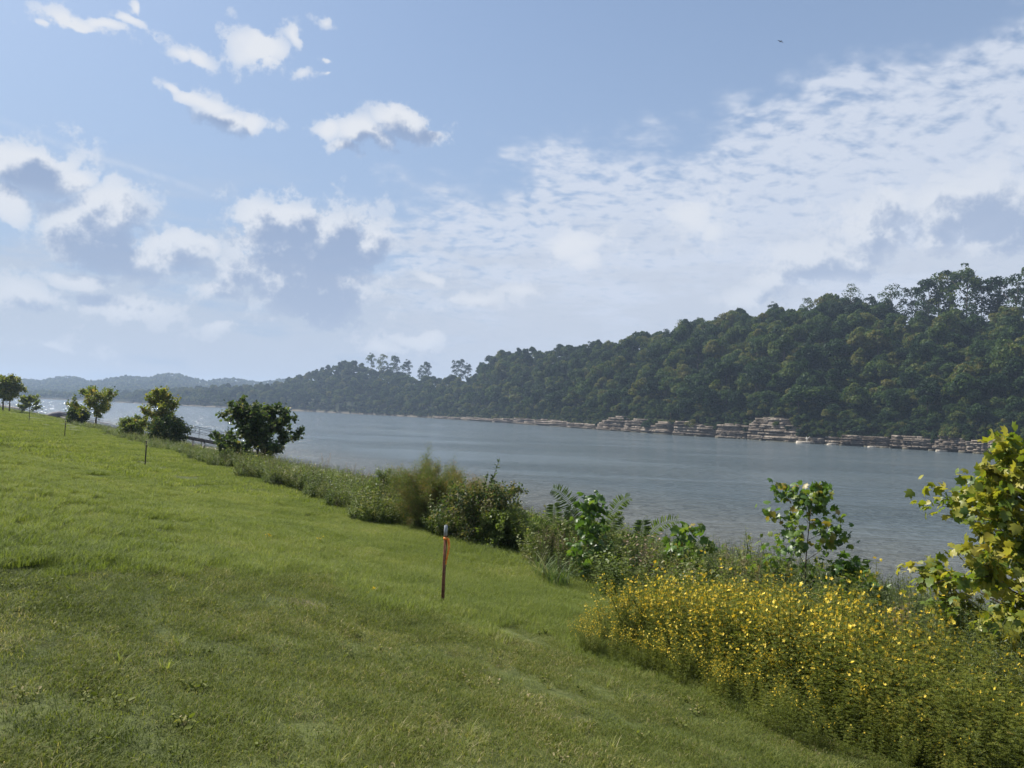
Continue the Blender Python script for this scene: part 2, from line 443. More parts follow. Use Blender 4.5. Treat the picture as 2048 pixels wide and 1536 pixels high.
# ------------------------------------------------------------------ water
def build_water():
    sp = Soup()
    ts = np.concatenate([np.linspace(-500, 400, 90), np.linspace(450, 1500, 12)])
    R = 4600.0
    sp.add([(-R, -1500, 0), (R, -1500, 0), (R, R, 0), (-R, R, 0)], [[(0, 1, 2, 3)]])
    m, t = newmat('river_water')
    P = wpos(t); x, y, z = sep(t, P)
    s = x * float(Nn[0]) + y * float(Nn[1]); tt = x * float(Tt[0]) + y * float(Tt[1])
    spn = s + (tt - 95).max(0.0) * .045
    dist = vmath(t, 'LENGTH', P)
    # wind ripples, stretched across the wind
    ca, sa = math.cos(.25), math.sin(.25)
    Pr = comb(t, (x * ca + y * sa) * .45, (y * ca - x * sa) * 1.0, 0.0)
    r1 = noise(t, Pr, 2.6, 4, .62); r2 = noise(t, Pr, 1.0, 3, .55); r3 = noise(t, Pr, 9.0, 2, .5)
    h = r1 * .30 + r2 * .80 + r3 * .02
    paw = noise(t, comb(t, x * .018, y * .05, 0), 1.0, 4, .62, dist=.6)
    h = h * (paw.smooth(.36, .62) * .9 + .45)
    nb = bump(t, h, 1.0, 1.0)
    patch = noise(t, comb(t, x * .012, y * .03, 0), 1.0, 4, .6)
    col = mixc(t, patch.smooth(.35, .65), (.078, .102, .114), (.096, .120, .130))
    shallow = (spn + (noise(t, P, .1, 3) - .5) * 6).smooth(52, 30)
    col = mixc(t, shallow * .85, col, (.125, .128, .115))
    p = princ(t, col, .13, .5, 0, nb); p.inputs['IOR'].default_value = 1.33
    tr = t.nodes.new('ShaderNodeBsdfTransparent'); tr.inputs[0].default_value = (.75, .8, .72, 1)
    mx = t.nodes.new('ShaderNodeMixShader')
    op = spn.smooth(26.0, 33.0) * .7 + .3
    t.links.new(op.s, mx.inputs[0]); t.links.new(tr.outputs[0], mx.inputs[1]); t.links.new(p.outputs[0], mx.inputs[2])
    outp(t, mx.outputs[0])
    o = sp.obj('river_water', m)
    return tag(o, 'rippled blue grey river reflecting the sky', None, None, 'structure')
build_water()

# ------------------------------------------------------------------ far bank terrain
SH = [(-900, 2300), (-300, 1900), (0, 1700), (156, 1600), (279, 1400), (400, 1200), (546, 1080), (693, 985), (839, 850), (1000, 640), (1076, 560),
      (1193, 455), (1339, 378), (1500, 335), (1599, 307), (1780, 282), (1970, 251), (2150, 225), (2600, 190), (3600, 150)]
RG = [(-900, 790, 2500), (0, 792, 1900), (279, 788, 1560), (400, 780, 1400), (500, 777, 1330), (560, 770, 1290), (600, 760, 1260), (650, 741, 1210), (695, 726, 1170), (740, 745, 1130),
      (800, 756, 1080), (930, 757, 950), (965, 738, 890), (1000, 718, 810), (1100, 714, 730), (1180, 708, 650), (1300, 684, 575), (1400, 662, 525), (1500, 650, 485),
      (1600, 628, 455), (1700, 620, 430), (1800, 634, 405), (1900, 662, 372), (2048, 664, 350), (2300, 640, 320), (3600, 400, 260)]
TREE_H = 11.0
SU = np.array([uof(p) for p, _ in SH]); SD = np.array([d for _, d in SH], float)
RU = np.array([uof(p) for p, _, _ in RG]); RD = np.array([d for *_, d in RG], float)
RHt = np.array([max(3.0, 6 + (hor(p) - y + (10 if 960 < p < 1760 else 0)) / F * d - (TREE_H if d > 380 else 6)) for p, y, d in RG])
CU = np.array([uof(p) for p in (840, 900, 1000, 1200, 1240, 1400, 1560, 1640, 1900, 2400)]); CH = np.array([.5, 2, 3.5, 5, 7, 6, 8, 4, 5, 5.0])
def shoreY(u): return np.interp(u, SU, SD)
def hz(u, Y):
    Ds = np.interp(u, SU, SD); Dt = np.interp(u, RU, RD); Ht = np.interp(u, RU, RHt); c = np.interp(u, CU, CH) * .8
    f = (Y - Ds) / (Dt - Ds)
    fc = np.clip(f, 0, 1)
    g = .55 * fc + .45 * (np.sin(fc * math.pi / 2))
    z = c + (Ht - c) * g + 1.6 * np.sin(u * 60 + Y * .02) * np.sin(Y * .06) * fc * (1 - fc) * 3
    z = np.where(f > 1, Ht - np.clip((f - 1) * 4, 0, 6), z)
    e = np.clip((Y - Ds - .2) / 3.5, 0, 1)
    return np.where(Y < Ds + .2, -2.0, -1 + (z + 1) * e)
def build_far():
    us = np.unique(np.concatenate([np.linspace(uof(-900), uof(800), 170), np.linspace(uof(800), uof(2150), 330), np.linspace(uof(2150), uof(3600), 60)]))
    fs = np.concatenate([[-.06, 0.0, .01, .02, .035, .05], np.linspace(.08, 1, 26), np.linspace(1.08, 2.2, 9)])
    Ds = np.interp(us, SU, SD); Dt = np.interp(us, RU, RD)
    Y = Ds[:, None] + (Dt - Ds)[:, None] * fs[None]; U = us[:, None] + 0 * Y
    Z = hz(U, Y); Z[:, 0] = -2
    n, m = Y.shape
    i = np.arange(n - 1)[:, None] * m + np.arange(m - 1)[None]
    f = np.stack([i, i + m, i + m + 1, i + 1], -1).reshape(-1, 4)
    sp = Soup(); sp.add(np.stack([U * Y, Y, Z], -1).reshape(-1, 3), [f])
    m_, t = newmat('wood_floor')
    P = wpos(t); n1 = noise(t, P, .12, 5, .6); n2 = noise(t, P, 1.5, 4, .6)
    px, py, pz = sep(t, P)
    c = mixc(t, n1.smooth(.4, .6), (.018, .024, .010), (.030, .036, .014))
    c = mixc(t, (pz + n2 * 2).smooth(4.5, 2.0) * .8, c, mixc(t, n2, (.10, .085, .065), (.22, .19, .16)))
    outp(t, princ(t, c, .95, .05, 0, bump(t, n2, .5)).outputs[0])
    tag(sp.obj('hillside', m_, smooth=True), 'steep far bank rising from the river under the trees', None, None, 'structure')
    # distant blue ridge
    FR = [(-900, 745, 3000), (-300, 752, 3000), (40, 758, 2900), (120, 752, 2900), (180, 757, 2800), (260, 752, 2700), (320, 744, 2650), (370, 752, 2700), (430, 757, 2700), (500, 757, 2750),
          (560, 760, 2800), (640, 765, 2900), (900, 780, 3000), (2600, 800, 3000)]
    fu = np.array([uof(p) for p, *_ in FR]); fd = np.array([d for *_, d in FR], float); fh = np.array([max(5, 6 + (hor(p) - y) / F * d - 13) for p, y, d in FR])
    us = np.linspace(fu[0], uof(1000), 160); fs = np.linspace(0, 1.3, 22)
    D1_ = np.interp(us, fu, fd); D0 = np.maximum(np.interp(us, SU, SD) * 1.02 + 50, D1_ - 1100); H1 = np.interp(us, fu, fh)
    Y = D0[:, None] + (D1_ - D0)[:, None] * fs[None]; U = us[:, None] + 0 * Y
    ff = np.clip(fs, 0, 1)
    Z = H1[:, None] * (ff ** 1.6)[None] * (1 - .08 * np.sin(U * 90)) - np.clip(fs - 1, 0, 1)[None] * 60 + 0.3
    n, m = Y.shape
    i = np.arange(n - 1)[:, None] * m + np.arange(m - 1)[None]
    f = np.stack([i, i + m, i + m + 1, i + 1], -1).reshape(-1, 4)
    sp = Soup(); V = np.stack([U * Y, Y, Z], -1); sp.add(V.reshape(-1, 3), [f])
    tag(sp.obj('distant_hills', m_, smooth=True), 'low wooded ridge fading blue beyond the river bend', None, None, 'structure')
    return V
FARV = build_far()

# ------------------------------------------------------------------ far trees
def far_crown(rng, h, w, base, nl=17, per=150, size=.62, oval=False):
    sp = Soup()
    for _ in range(nl):
        d = unit(rng.normal(size=3)); d[2] = abs(d[2]) * 1.1 - .35
        rr = rng.uniform(.35, .82)
        c = np.array([d[0] * w / 2 * rr, d[1] * w / 2 * rr, base + (h - base) * (.5 + .44 * d[2] * rr / .8)])
        R = w * rng.uniform(.14, .24)
        if oval:
            f = rng.random(); pr = .30 + .70 * math.sin(math.pi * (f * .8 + .12)) ; a = rng.uniform(0, 6.28); q = w * .42 * pr * math.sqrt(rng.random())
            c = np.array([math.cos(a) * q, math.sin(a) * q, base + (h - base) * (.04 + .9 * f)]); R = w * rng.uniform(.10, .19)
        n = int(per * (R / (w * .2)) ** 2)
        dd = unit(rng.normal(size=(n, 3))); dd[:, 2] = np.where(dd[:, 2] < -.4, -dd[:, 2], dd[:, 2])
        pos = c + dd * R * rng.uniform(.72, 1.12, (n, 1)) * np.array([1, 1, .8])
        nr = unit(dd + rng.normal(0, .35, (n, 3)))
        leaves(sp, CLUMP[0], CLUMP[1], pos, unit(rng.normal(size=(n, 3))), nr, rng.uniform(.6, 1.25, n) * size,
               np.clip(rng.uniform(.2, .65) + rng.normal(0, .09, n), 0, 1))
    return sp
def trunk_mesh(rng, h, r, lean=.6, limbs=5, crown0=.35):
    sp = Soup()
    z = np.linspace(-.8, h, 7); off = np.cumsum(rng.normal(0, lean / 6, (7, 2)), 0) * np.clip(z / h, 0, 1)[:, None]
    pts = np.column_stack([off, z]); tube(sp, pts, np.linspace(r, r * .25, 7), 6)
    for _ in range(limbs):
        k = rng.uniform(crown0, .9); p = np.array([np.interp(k * h, z, pts[:, 0]), np.interp(k * h, z, pts[:, 1]), k * h])
        a = rng.uniform(0, 6.28); L = h * rng.uniform(.15, .3)
        q = p + np.array([math.cos(a) * L * .7, math.sin(a) * L * .7, L * .7]); mid = (p + q) / 2 + np.array([0, 0, -.08 * L])
        tube(sp, [p, mid, q], [r * .4, r * .25, r * .1], 5)
    return sp
rg = np.random.default_rng(11)
crowns, trunks = [], []
for i in range(9):
    h = rg.uniform(12, 15.5); w = rg.uniform(7.5, 10.5)
    crowns.append(far_crown(rg, h, w, h * rg.uniform(.08, .25), nl=int(rg.integers(15, 21))).mesh('crown', M_forest))
    trunks.append(trunk_mesh(rg, h * .8, .22).mesh('trunk', M_bark))
opens, otrunks = [], []
for i in range(5):   # tall open ridge trees, long bare trunks
    h = rg.uniform(22, 25); w = rg.uniform(10, 13)
    opens.append(far_crown(rg, h, w, h * rg.uniform(.18, .34), nl=int(rg.integers(26, 34)), per=130, size=.52, oval=True).mesh('crown', M_forest))
    otrunks.append(trunk_mesh(rg, h * .88, .3, 1.2, 11, .35).mesh('trunk', M_bark))
sparse, strunks = [], []
for i in range(3):   # thin, half bare
    h = 17; sparse.append(far_crown(rg, h, 11, h * .25, nl=22, per=70, size=.42, oval=True).mesh('crown', M_forest))
    strunks.append(trunk_mesh(rg, h * .95, .24, .8, 16, .3).mesh('trunk', M_pale_bark))

def gn_scatter(name, meshes, pos, rot, scl, idx, label, kind='stuff', parent=None):
    pc = bpy.data.collections.new(name + '_sources')
    for i, me in enumerate(meshes):
        o = bpy.data.objects.new('source_%s_%03d' % (name, i), me); pc.objects.link(o)
    me = bpy.data.meshes.new(name)
    n = len(pos); me.vertices.add(n); me.vertices.foreach_set('co', np.asarray(pos, float).ravel())
    a = me.attributes.new('rot', 'FLOAT_VECTOR', 'POINT'); a.data.foreach_set('vector', np.asarray(rot, float).ravel())
    scl = np.asarray(scl, float)
    if scl.ndim == 1: scl = np.repeat(scl[:, None], 3, 1)
    a = me.attributes.new('scl', 'FLOAT_VECTOR', 'POINT'); a.data.foreach_set('vector', scl.ravel())
    a = me.attributes.new('idx', 'INT', 'POINT'); a.data.foreach_set('value', np.asarray(idx, np.int32))
    o = bpy.data.objects.new(name, me); COL.objects.link(o)
    g = bpy.data.node_groups.new(name, 'GeometryNodeTree')
    g.interface.new_socket('Geometry', in_out='INPUT', socket_type='NodeSocketGeometry')
    g.interface.new_socket('Geometry', in_out='OUTPUT', socket_type='NodeSocketGeometry')
    gi = g.nodes.new('NodeGroupInput'); go = g.nodes.new('NodeGroupOutput')
    ci = g.nodes.new('GeometryNodeCollectionInfo'); ci.inputs[0].default_value = pc
    ci.inputs['Separate Children'].default_value = True; ci.inputs['Reset Children'].default_value = True
    ip = g.nodes.new('GeometryNodeInstanceOnPoints')
    g.links.new(gi.outputs[0], ip.inputs['Points']); g.links.new(ci.outputs[0], ip.inputs['Instance'])
    ip.inputs['Pick Instance'].default_value = True
    def na(nm, typ):
        q = g.nodes.new('GeometryNodeInputNamedAttribute'); q.data_type = typ; q.inputs['Name'].default_value = nm
        return [s for s in q.outputs if s.enabled][0]
    g.links.new(na('idx', 'INT'), ip.inputs['Instance Index'])
    g.links.new(na('rot', 'FLOAT_VECTOR'), ip.inputs['Rotation'])
    g.links.new(na('scl', 'FLOAT_VECTOR'), ip.inputs['Scale'])
    g.links.new(ip.outputs[0], go.inputs[0])
    md = o.modifiers.new('scatter', 'NODES'); md.node_group = g
    tag(o, label, None, None, kind)
    if parent is not None: o.parent = parent
    return o

def far_tree(u, Y, crown, trunk, scale, rz, label, group, name='tree', dzz=0.0):
    e = empty(name, (u * Y, Y, float(hz(u, Y)) + dzz), rz); e.scale = (scale, scale, scale * (1 + .18 * math.sin(rz * 7)))
    tag(e, label, 'tree', group)
    link('trunk', trunk, e); link('crown', crown, e)
    return e

def forest():
    rng = np.random.default_rng(5)
    pts = []
    u = uof(-300)
    # jittered rows over the hill: spacing grows with distance
    def inbald(u, f):
        return (u > uof(795)) & (u < uof(955)) & (f > .80)
    uu = uof(250)
    while uu < uof(2500):
        Ds = float(np.interp(uu, SU, SD)); Dt = float(np.interp(uu, RU, RD))
        sp_ = 6.9 if Ds < 520 else (8.0 if Ds < 900 else 9.5)
        Y = Ds + 3.0
        end = Dt + (12 if uu > uof(1780) else 30)
        while Y < end:
            f = (Y - Ds) / (Dt - Ds)
            U = uu + rng.uniform(-.5, .5) * sp_ / Y
            YY = Y + rng.uniform(-.45, .45) * sp_
            if not inbald(U, f) and not (uof(1436) < U < uof(1590) and YY < shoreY(U) + 7):
                pts.append((U, YY, f, Ds))
            Y += sp_ * 1.05 * (1 + .25 * f)
        uu += sp_ / Ds
    pts = np.array(pts)
    px = pts[:, 0] * F + 1024
    z = hz(pts[:, 0], pts[:, 1])
    sc = rng.uniform(.66, 1.42, len(pts)) * np.where(rng.random(len(pts)) < .12, 1.15, 1) * np.where(pts[:, 2] < .06, .55, 1.0) * np.where(pts[:, 0] < uof(1000), 1.08, 1)
    idx = rng.integers(0, len(crowns), len(pts)); rz = rng.uniform(0, 6.28, len(pts))
    # the 300 that show largest: nearest inside the frame
    vis = (px > 20) & (px < 2040)
    order = np.argsort(np.where(vis, pts[:, 1] / sc, 1e9))
    # lower slope rows hide those right behind: prefer spread over the slope
    near = order[:620]
    keep = [i for i in near if rng.random() < .5][:258]
    kset = set(keep)
    for i in keep:
        zone = next(z_ for lim, z_ in ((1010, 'left of the first rock ledges'), (1150, 'above the low broken ledges'), (1257, 'above the peaked rock buttress'), (1350, 'above the small stepped buttresses'),
                    (1436, 'above the wide banded buttress'), (1600, 'above the tallest pale rock face'), (1790, 'above the pale slabs'), (1940, 'above the long dark overhang'), (9999, 'behind the yellowing tree')) if px[i] < lim)
        f_ = pts[i, 2]
        band = 'at the foot of the slope' if f_ < .12 else ('low on the slope' if f_ < .35 else ('halfway up the slope' if f_ < .65 else ('high on the slope' if f_ < .9 else 'on the ridge')))
        size = 'large' if sc[i] > 1.05 else ('small' if sc[i] < .8 else 'middling')
        far_tree(pts[i, 0], pts[i, 1], crowns[idx[i]], trunks[idx[i]], sc[i], rz[i], '%s green tree %s, %s' % (size, band, zone), 'trees covering the wooded bluff', 'leafy_tree')
    rest = np.array([i for i in range(len(pts)) if i not in kset])
    P = np.column_stack([pts[rest, 0] * pts[rest, 1], pts[rest, 1], z[rest]])
    gn_scatter('woodland', crowns, P, np.column_stack([0 * rest, 0 * rest, rz[rest]]), np.column_stack([sc[rest], sc[rest], sc[rest] * rng.uniform(.8, 1.25, len(rest))]), idx[rest], 'dense green wood covering the far bank')
    # undergrowth just over the rocks
    n = 3200; U = rng.uniform(uof(700), uof(2300), n); Y = shoreY(U) + rng.uniform(1.6, 19, n)
    ok = ~((U > uof(1500)) & (U < uof(1585)) & (Y < shoreY(U) + 5)); U, Y = U[ok], Y[ok]; n = len(U)
    gn_scatter('undergrowth', crowns, np.column_stack([U * Y, Y, hz(U, Y) - .5]), np.column_stack([0 * U, 0 * U, rng.uniform(0, 6.28, n)]),
               rng.uniform(.18, .42, n), rng.integers(0, 9, n), 'bushes crowding the top of the rocky shore')
    n = 5200; U = rng.uniform(uof(560), uof(2300), n); fr_ = rng.random(n); Ds_ = shoreY(U); Dt_ = np.interp(U, RU, RD); Y = Ds_ + (Dt_ - Ds_) * fr_
    ok = ~((U > uof(795)) & (U < uof(955)) & (fr_ > .86)) & (Y > Ds_ + 6); U, Y = U[ok], Y[ok]; n = len(U)
    gn_scatter('understory', crowns, np.column_stack([U * Y, Y, hz(U, Y) - .8]), np.column_stack([0 * U, 0 * U, rng.uniform(0, 6.28, n)]),
               rng.uniform(.3, .7, n), rng.integers(0, 9, n), 'understory filling the gaps between the trees of the far bank')
    # bushes hanging in the clefts of the rock
    cl = np.array([1035, 1075, 1108, 1140, 1165, 1190, 1257, 1296, 1318, 1352, 1436, 1498, 1597, 1640, 1690, 1788, 1872, 1938, 1982, 2060]); cl = np.concatenate([np.repeat(cl, 9) + rng.normal(0, 7, len(cl) * 9), rng.uniform(900, 2080, 150)])
    U = np.array([uof(c_) for c_ in cl]); Y = shoreY(U) + rng.uniform(-1.2, 2.0, len(cl)); zz_ = rng.uniform(.8, 5.5, len(cl)) * np.clip((np.interp(U, CU, CH)) / 6, .4, 1.2)
    n = len(U); gn_scatter('cliff_bushes', crowns, np.column_stack([U * Y, Y, zz_]), np.column_stack([rng.normal(0, .2, n), rng.normal(0, .2, n), rng.uniform(0, 6.28, n)]),
               rng.uniform(.12, .34, n), rng.integers(0, 9, n), 'bushes rooted in the clefts of the rock face')
    # distant ridge and far shore
    small = [far_crown(rng, 13, 10, 1.0, nl=7, per=22, size=2.2).mesh('crown', M_forest) for _ in range(4)]
    V = FARV.reshape(FARV.shape[0], FARV.shape[1], 3)
    n = 15000
    a = rng.uniform(0, V.shape[0] - 1.001, n); b = rng.uniform(0, V.shape[1] * .82, n)
    i0 = a.astype(int); j0 = b.astype(int); fa = (a - i0)[:, None]; fb = (b - j0)[:, None]
    P = V[i0, j0] * (1 - fa) * (1 - fb) + V[i0 + 1, j0] * fa * (1 - fb) + V[i0, j0 + 1] * (1 - fa) * fb + V[i0 + 1, j0 + 1] * fa * fb
    U = rng.uniform(uof(-600), uof(420), 2200); f = rng.random(2200) ** 1.5; Y = shoreY(U) + 14 + f * 200
    hide = ((U > uof(235)) & (U < uof(290)) & (f < .3) & (rng.random(2200) < .75))
    U, Y = U[~hide], Y[~hide]
    P = np.concatenate([P, np.column_stack([U * Y, Y, hz(U, Y)])]); n = len(P)
    gn_scatter('distant_woods', small, P, np.column_stack([np.zeros(n), np.zeros(n), rng.uniform(0, 6.28, n)]), rng.uniform(.7, 1.35, n), rng.integers(0, 4, n),
               'hazy wood on the low ridge beyond the river bend')
forest()

def ridge_trees():
    rng = np.random.default_rng(8)
    # (px, top y, base y, kind, depth or None) seen against the sky
    L = [(742, 708, 752, 'o', 'tall slim tree at the left end of the bald ridge'), (765, 706, 752, 'o', 'tallest dark tree of the bald ridge group'), (790, 708, 755, 'o', 'round topped tree with bare trunk on the bald ridge'),
         (777, 724, 754, 'o', 'shorter tree between two tall ones on the bald ridge'), (806, 727, 756, 'o', 'low spreading tree on the bald ridge'), (815, 720, 756, 'o', 'thin upright tree on the bald ridge'),
         (843, 728, 757, 'o', 'left tree of the pair standing alone on the ridge'), (854, 720, 757, 'o', 'right tree of the pair standing alone on the ridge'),
         (910, 717, 758, 'o', 'left tree of the last clump before the wooded hill'), (922, 717, 758, 'o', 'middle tree of the last clump before the wooded hill'), (936, 724, 758, 'o', 'right tree of the last clump before the wooded hill'),
         (1118, 686, 735, 'o', 'loose crowned tree poking above the wood left of centre'), (1138, 690, 735, 'o', 'loose crowned tree beside another above the wood'), (1181, 679, 728, 'o', 'round crowned tree standing clear above the wooded ridge'),
         (1282, 666, 715, 'o', 'narrow tree above the ridge where it starts to climb'), (1298, 668, 715, 's', 'thin crowned tree above the ridge'), (1332, 654, 705, 'o', 'dark tree leaning over the skyline of the ridge'),
         (1364, 638, 700, 's', 'half bare tree on the skyline of the ridge'), (1400, 634, 695, 's', 'pale thin branched tree on the skyline'), (1432, 632, 690, 'o', 'full crowned tree on the rising skyline'),
         (1548, 604, 665, 'o', 'bushy tree on the skyline above the rock face'), (1615, 592, 655, 'o', 'rounded tree on the skyline, left of the thin one'), (1652, 592, 650, 's', 'small thin tree on the skyline'),
         (1702, 570, 650, 's', 'thin see through tree standing highest in the middle skyline'), (1780, 572, 655, 's', 'bare topped snag between leafy ridge trees'), (1742, 592, 655, 'o', 'low dark tree beside the snag'),
         (1822, 572, 680, 'o', 'leafy tree at the left end of the tall ridge trees'), (1856, 552, 682, 'o', 'tall tree with an open crown, second of the tall ridge trees'), (1878, 540, 684, 'o', 'tall tree with branching trunk showing sky, third of the ridge row'),
         (1903, 540, 684, 'o', 'slender tall tree in the middle of the ridge row'), (1932, 534, 686, 'o', 'highest tree of the tall ridge row'), (1962, 556, 688, 'o', 'dense narrow tree in the tall ridge row'),
         (1992, 548, 690, 'o', 'tall ragged tree near the right of the ridge row'), (2032, 542, 692, 'o', 'tall tree at the right edge of the ridge row'), (2070, 530, 694, 'o', 'tall tree at the very edge of the ridge row')]
    for k, (px, ty, by, kd, lab) in enumerate(L):
        u = uof(px); Y = float(np.interp(u, RU, RD)) * (1.0 if px > 960 else .995)
        Y += (k % 3 - 1) * 5 if px > 1750 else 0
        z0 = float(hz(u, Y)); top = at(px, ty, Y)[2]
        hgt = max(9, top - z0)
        A, B, hh = (opens, otrunks, 23.5) if kd == 'o' else (sparse, strunks, 17.0)
        j = k % len(A)
        # pixel column follows the leaning picture: base lies on the ray through the middle of the tree
        x = at(px, (ty + by) / 2, Y)[0]
        e = far_tree(x / Y, Y, A[j], B[j], hgt / hh, k * 1.3, lab, 'trees standing on the skyline', 'ridge_tree')
        e.scale = (hgt / hh * (.85 if px < 960 else 1.0), ) * 2 + (hgt / hh,)
    # distinct trees on the face
    for px, py, Yo, s, c, lab in ((1845, 800, 16, .8, 3, 'yellowing round tree low on the slope above the long rock ledge'), (1500, 838, 5, .35, 1, 'small bright yellow green bush clinging to the pale rock face'),
                                  (1085, 790, 20, .6, 5, 'pale green slim tree at the foot of the hill')):
        u = uof(px); e = far_tree(u, float(shoreY(u)) + Yo, YEL[c % 2], trunks[c], s, 1.0, lab, None, 'yellowing_tree')
M_yel = leafmat('yellowing_leaf', [(0, (.05, .06, .012)), (.5, (.11, .115, .022)), (1, (.19, .15, .035))], .35, .2)
YEL = [far_crown(rg, 14, 9, 1.5, nl=18, per=150).mesh('crown', M_yel) for _ in range(2)]
ridge_trees()

# ------------------------------------------------------------------ rock ledges along the far shore
def rock_mat():
    m, t = newmat('limestone')
    P = wpos(t); x, y, z = sep(t, P)
    band = noise(t, comb(t, x * .03, y * .03, z * 2.2), 1.0, 5, .7)
    n = noise(t, P, .6, 6, .65); f = noise(t, comb(t, x, y, z * 4), 2.0, 4, .6)
    c = ramp(t, (band * .6 + n * .4).clamp(), [(.32, (.06, .051, .042)), (.44, (.155, .128, .102)), (.57, (.28, .235, .19)), (.74, (.42, .365, .30))])
    c = mixc(t, noise(t, P, .13, 4, .6).smooth(.46, .60) * .72, c, vmath(t, 'MULTIPLY', c, (.38, .36, .34)))
    c = mixc(t, z.smooth(.9, .15), c, (.09, .085, .06))
    outp(t, princ(t, c, .9, .15, 0, bump(t, f, .35)).outputs[0])
    return m
M_rock = rock_mat()
M_pale = plain('pale_rock', (.26, .225, .18), (.38, .34, .28), 1.2, .9, .15, 0, .05)
def cliff():
    root = empty('rock_cliff', (0, 0, 0)); tag(root, 'layered pale limestone ledges lining the far shore', None, None, 'structure')
    rng = np.random.default_rng(21)
    B = [(870, 925, 2.2), (925, 990, 3.0), (990, 1035, 3.5), (1030, 1078, 4.6), (1074, 1110, 4.6), (1106, 1140, 4.2), (1138, 1200, 2.6), (1200, 1257, 9.5), (1256, 1296, 8.5), (1290, 1322, 5),
         (1316, 1354, 7.2), (1350, 1436, 7.4), (1437, 1512, 7.6), (1500, 1582, 12.0), (1570, 1600, 8.5), (1598, 1655, 2.8), (1650, 1690, 3.2), (1684, 1790, 4.0), (1785, 1872, 4.4), (1872, 1940, 5.2), (1936, 1984, 4.6), (1980, 2070, 5.4), (2066, 2180, 5.5), (2170, 2320, 5.5)]
    for (a, b, h) in B:
        h = h * (.84 if 1190 < a < 1600 else 1.0)
        ua, ub = uof(a), uof(b); n = max(8, int((b - a) / 3))
        us = np.linspace(ua, ub, n); Ys = shoreY(us)
        base = np.column_stack([us * Ys, Ys]); d = unit(np.gradient(base, axis=0)); nrm = np.column_stack([d[:, 1], -d[:, 0]])
        # nrm should face the water (towards the near bank)
        if (nrm @ -base.mean(0)).mean() < 0: nrm = -nrm
        k = np.linspace(-1, 1, n)
        wd = np.linalg.norm(base[-1] - base[0])
        bulge = np.clip(1 - np.abs(k) ** 6, 0, 1) * min(3.0, wd * .18) + k * -min(1.2, wd * .05)
        peak = rng.uniform(-.3, .3) if h > 8 else rng.uniform(-.6, .6)
        prof = h * np.clip(1 - (.38 if h > 7.8 else .14) * np.abs(k - peak) ** 1.5, .3, 1) * (1 + .05 * np.convolve(rng.normal(size=n), [.5, .5], 'same'))
        sp = Soup(); z = -.4; broad = rng.normal(0, .35, n)
        flat = a >= 1684
        while z < h:
            th = rng.choice([.18, .3, .45, .9]) * rng.uniform(.8, 1.2)
            jut = rng.choice([-.55, -.2, .1, .35, .6]) ; wig = np.convolve(rng.normal(0, .45, n + 4), np.ones(3) / 3, 'same')[2:-2]
            batter = z * (.20 if not flat else .04)
            if flat and z < .4: jut -= 1.6
            front = bulge + broad * .6 + jut + wig - batter
            okc = prof > z
            if okc.sum() < 3: break
            i0, i1 = np.argmax(okc), n - np.argmax(okc[::-1]); i1 = max(i1, i0 + 3)
            # break the layer into blocks
            j = i0
            while j < i1 - 1:
                L = int(rng.integers(5, 18)); e = min(j + L, i1 - 1)
                if e - j >= 1:
                    q = slice(j, e + 1); fo = front[q] + rng.normal(0, .16)
                    T = min(th, 1.2) * rng.uniform(.8, 1.0)
                    fr = base[q] + nrm[q] * fo[:, None]; bk = base[q] - nrm[q] * 5.0
                    m_ = e - j + 1
                    V = np.concatenate([np.column_stack([fr, np.full(m_, z)]), np.column_stack([fr + nrm[q] * -.08, np.full(m_, z + T)]), np.column_stack([bk, np.full(m_, z + T)]), np.column_stack([bk, np.full(m_, z)])])
                    fc = []
                    for r in range(m_ - 1):
                        for lay in range(2): fc.append((lay * m_ + r, lay * m_ + r + 1, (lay + 1) * m_ + r + 1, (lay + 1) * m_ + r))
                        fc.append((r + 1, r, 3 * m_ + r, 3 * m_ + r + 1))
                    fc.append((0, m_, 2 * m_, 3 * m_)); fc.append((m_ - 1, 4 * m_ - 1, 3 * m_ - 1, 2 * m_ - 1))
                    sp.add(V, [fc])
                j = e
            # dark recess behind
            z += th
        # backing
        sp.obj('rock_buttress', M_rock, root)
        bk = Soup(); P1_ = base + nrm * (bulge - .5 - h * .12)[:, None]; P2 = base + nrm * (bulge * .7 - 1.0 - h * .22)[:, None]
        V = np.concatenate([np.column_stack([P1_, np.full(n, -1.0)]), np.column_stack([P2, prof * .93])]); V = np.concatenate([V, np.column_stack([base - nrm * 6, prof * .93])])
        bk.add(V, [[(i, i + 1, n + i + 1, n + i) for i in range(n - 1)] + [(n + i, n + i + 1, 2 * n + i + 1, 2 * n + i) for i in range(n - 1)]])
        bk.obj('rock_core', M_rock, root)
    # slabs and boulders lying at the foot
    def slab(c, sx, sy, sz, rz, rg_):
        n = 9; th = np.linspace(0, 2 * math.pi, n, endpoint=False); r = rg_.uniform(.75, 1.1, n)
        lo = np.column_stack([np.cos(th) * r * sx, np.sin(th) * r * sy, np.full(n, -sz)]); hi = np.column_stack([np.cos(th) * r * sx * .9, np.sin(th) * r * sy * .9, sz * (1 + .3 * rg_.normal(size=n))])
        V = np.concatenate([lo, hi, [[0, 0, sz * 1.15]]]); ca, sa = math.cos(rz), math.sin(rz); V = V @ np.array([[ca, sa, 0], [-sa, ca, 0], [0, 0, 1]])
        s_ = Soup(); s_.add(V, [[(i, (i + 1) % n, n + (i + 1) % n, n + i) for i in range(n)], [(n + i, n + (i + 1) % n, 2 * n) for i in range(n)]])
        return s_
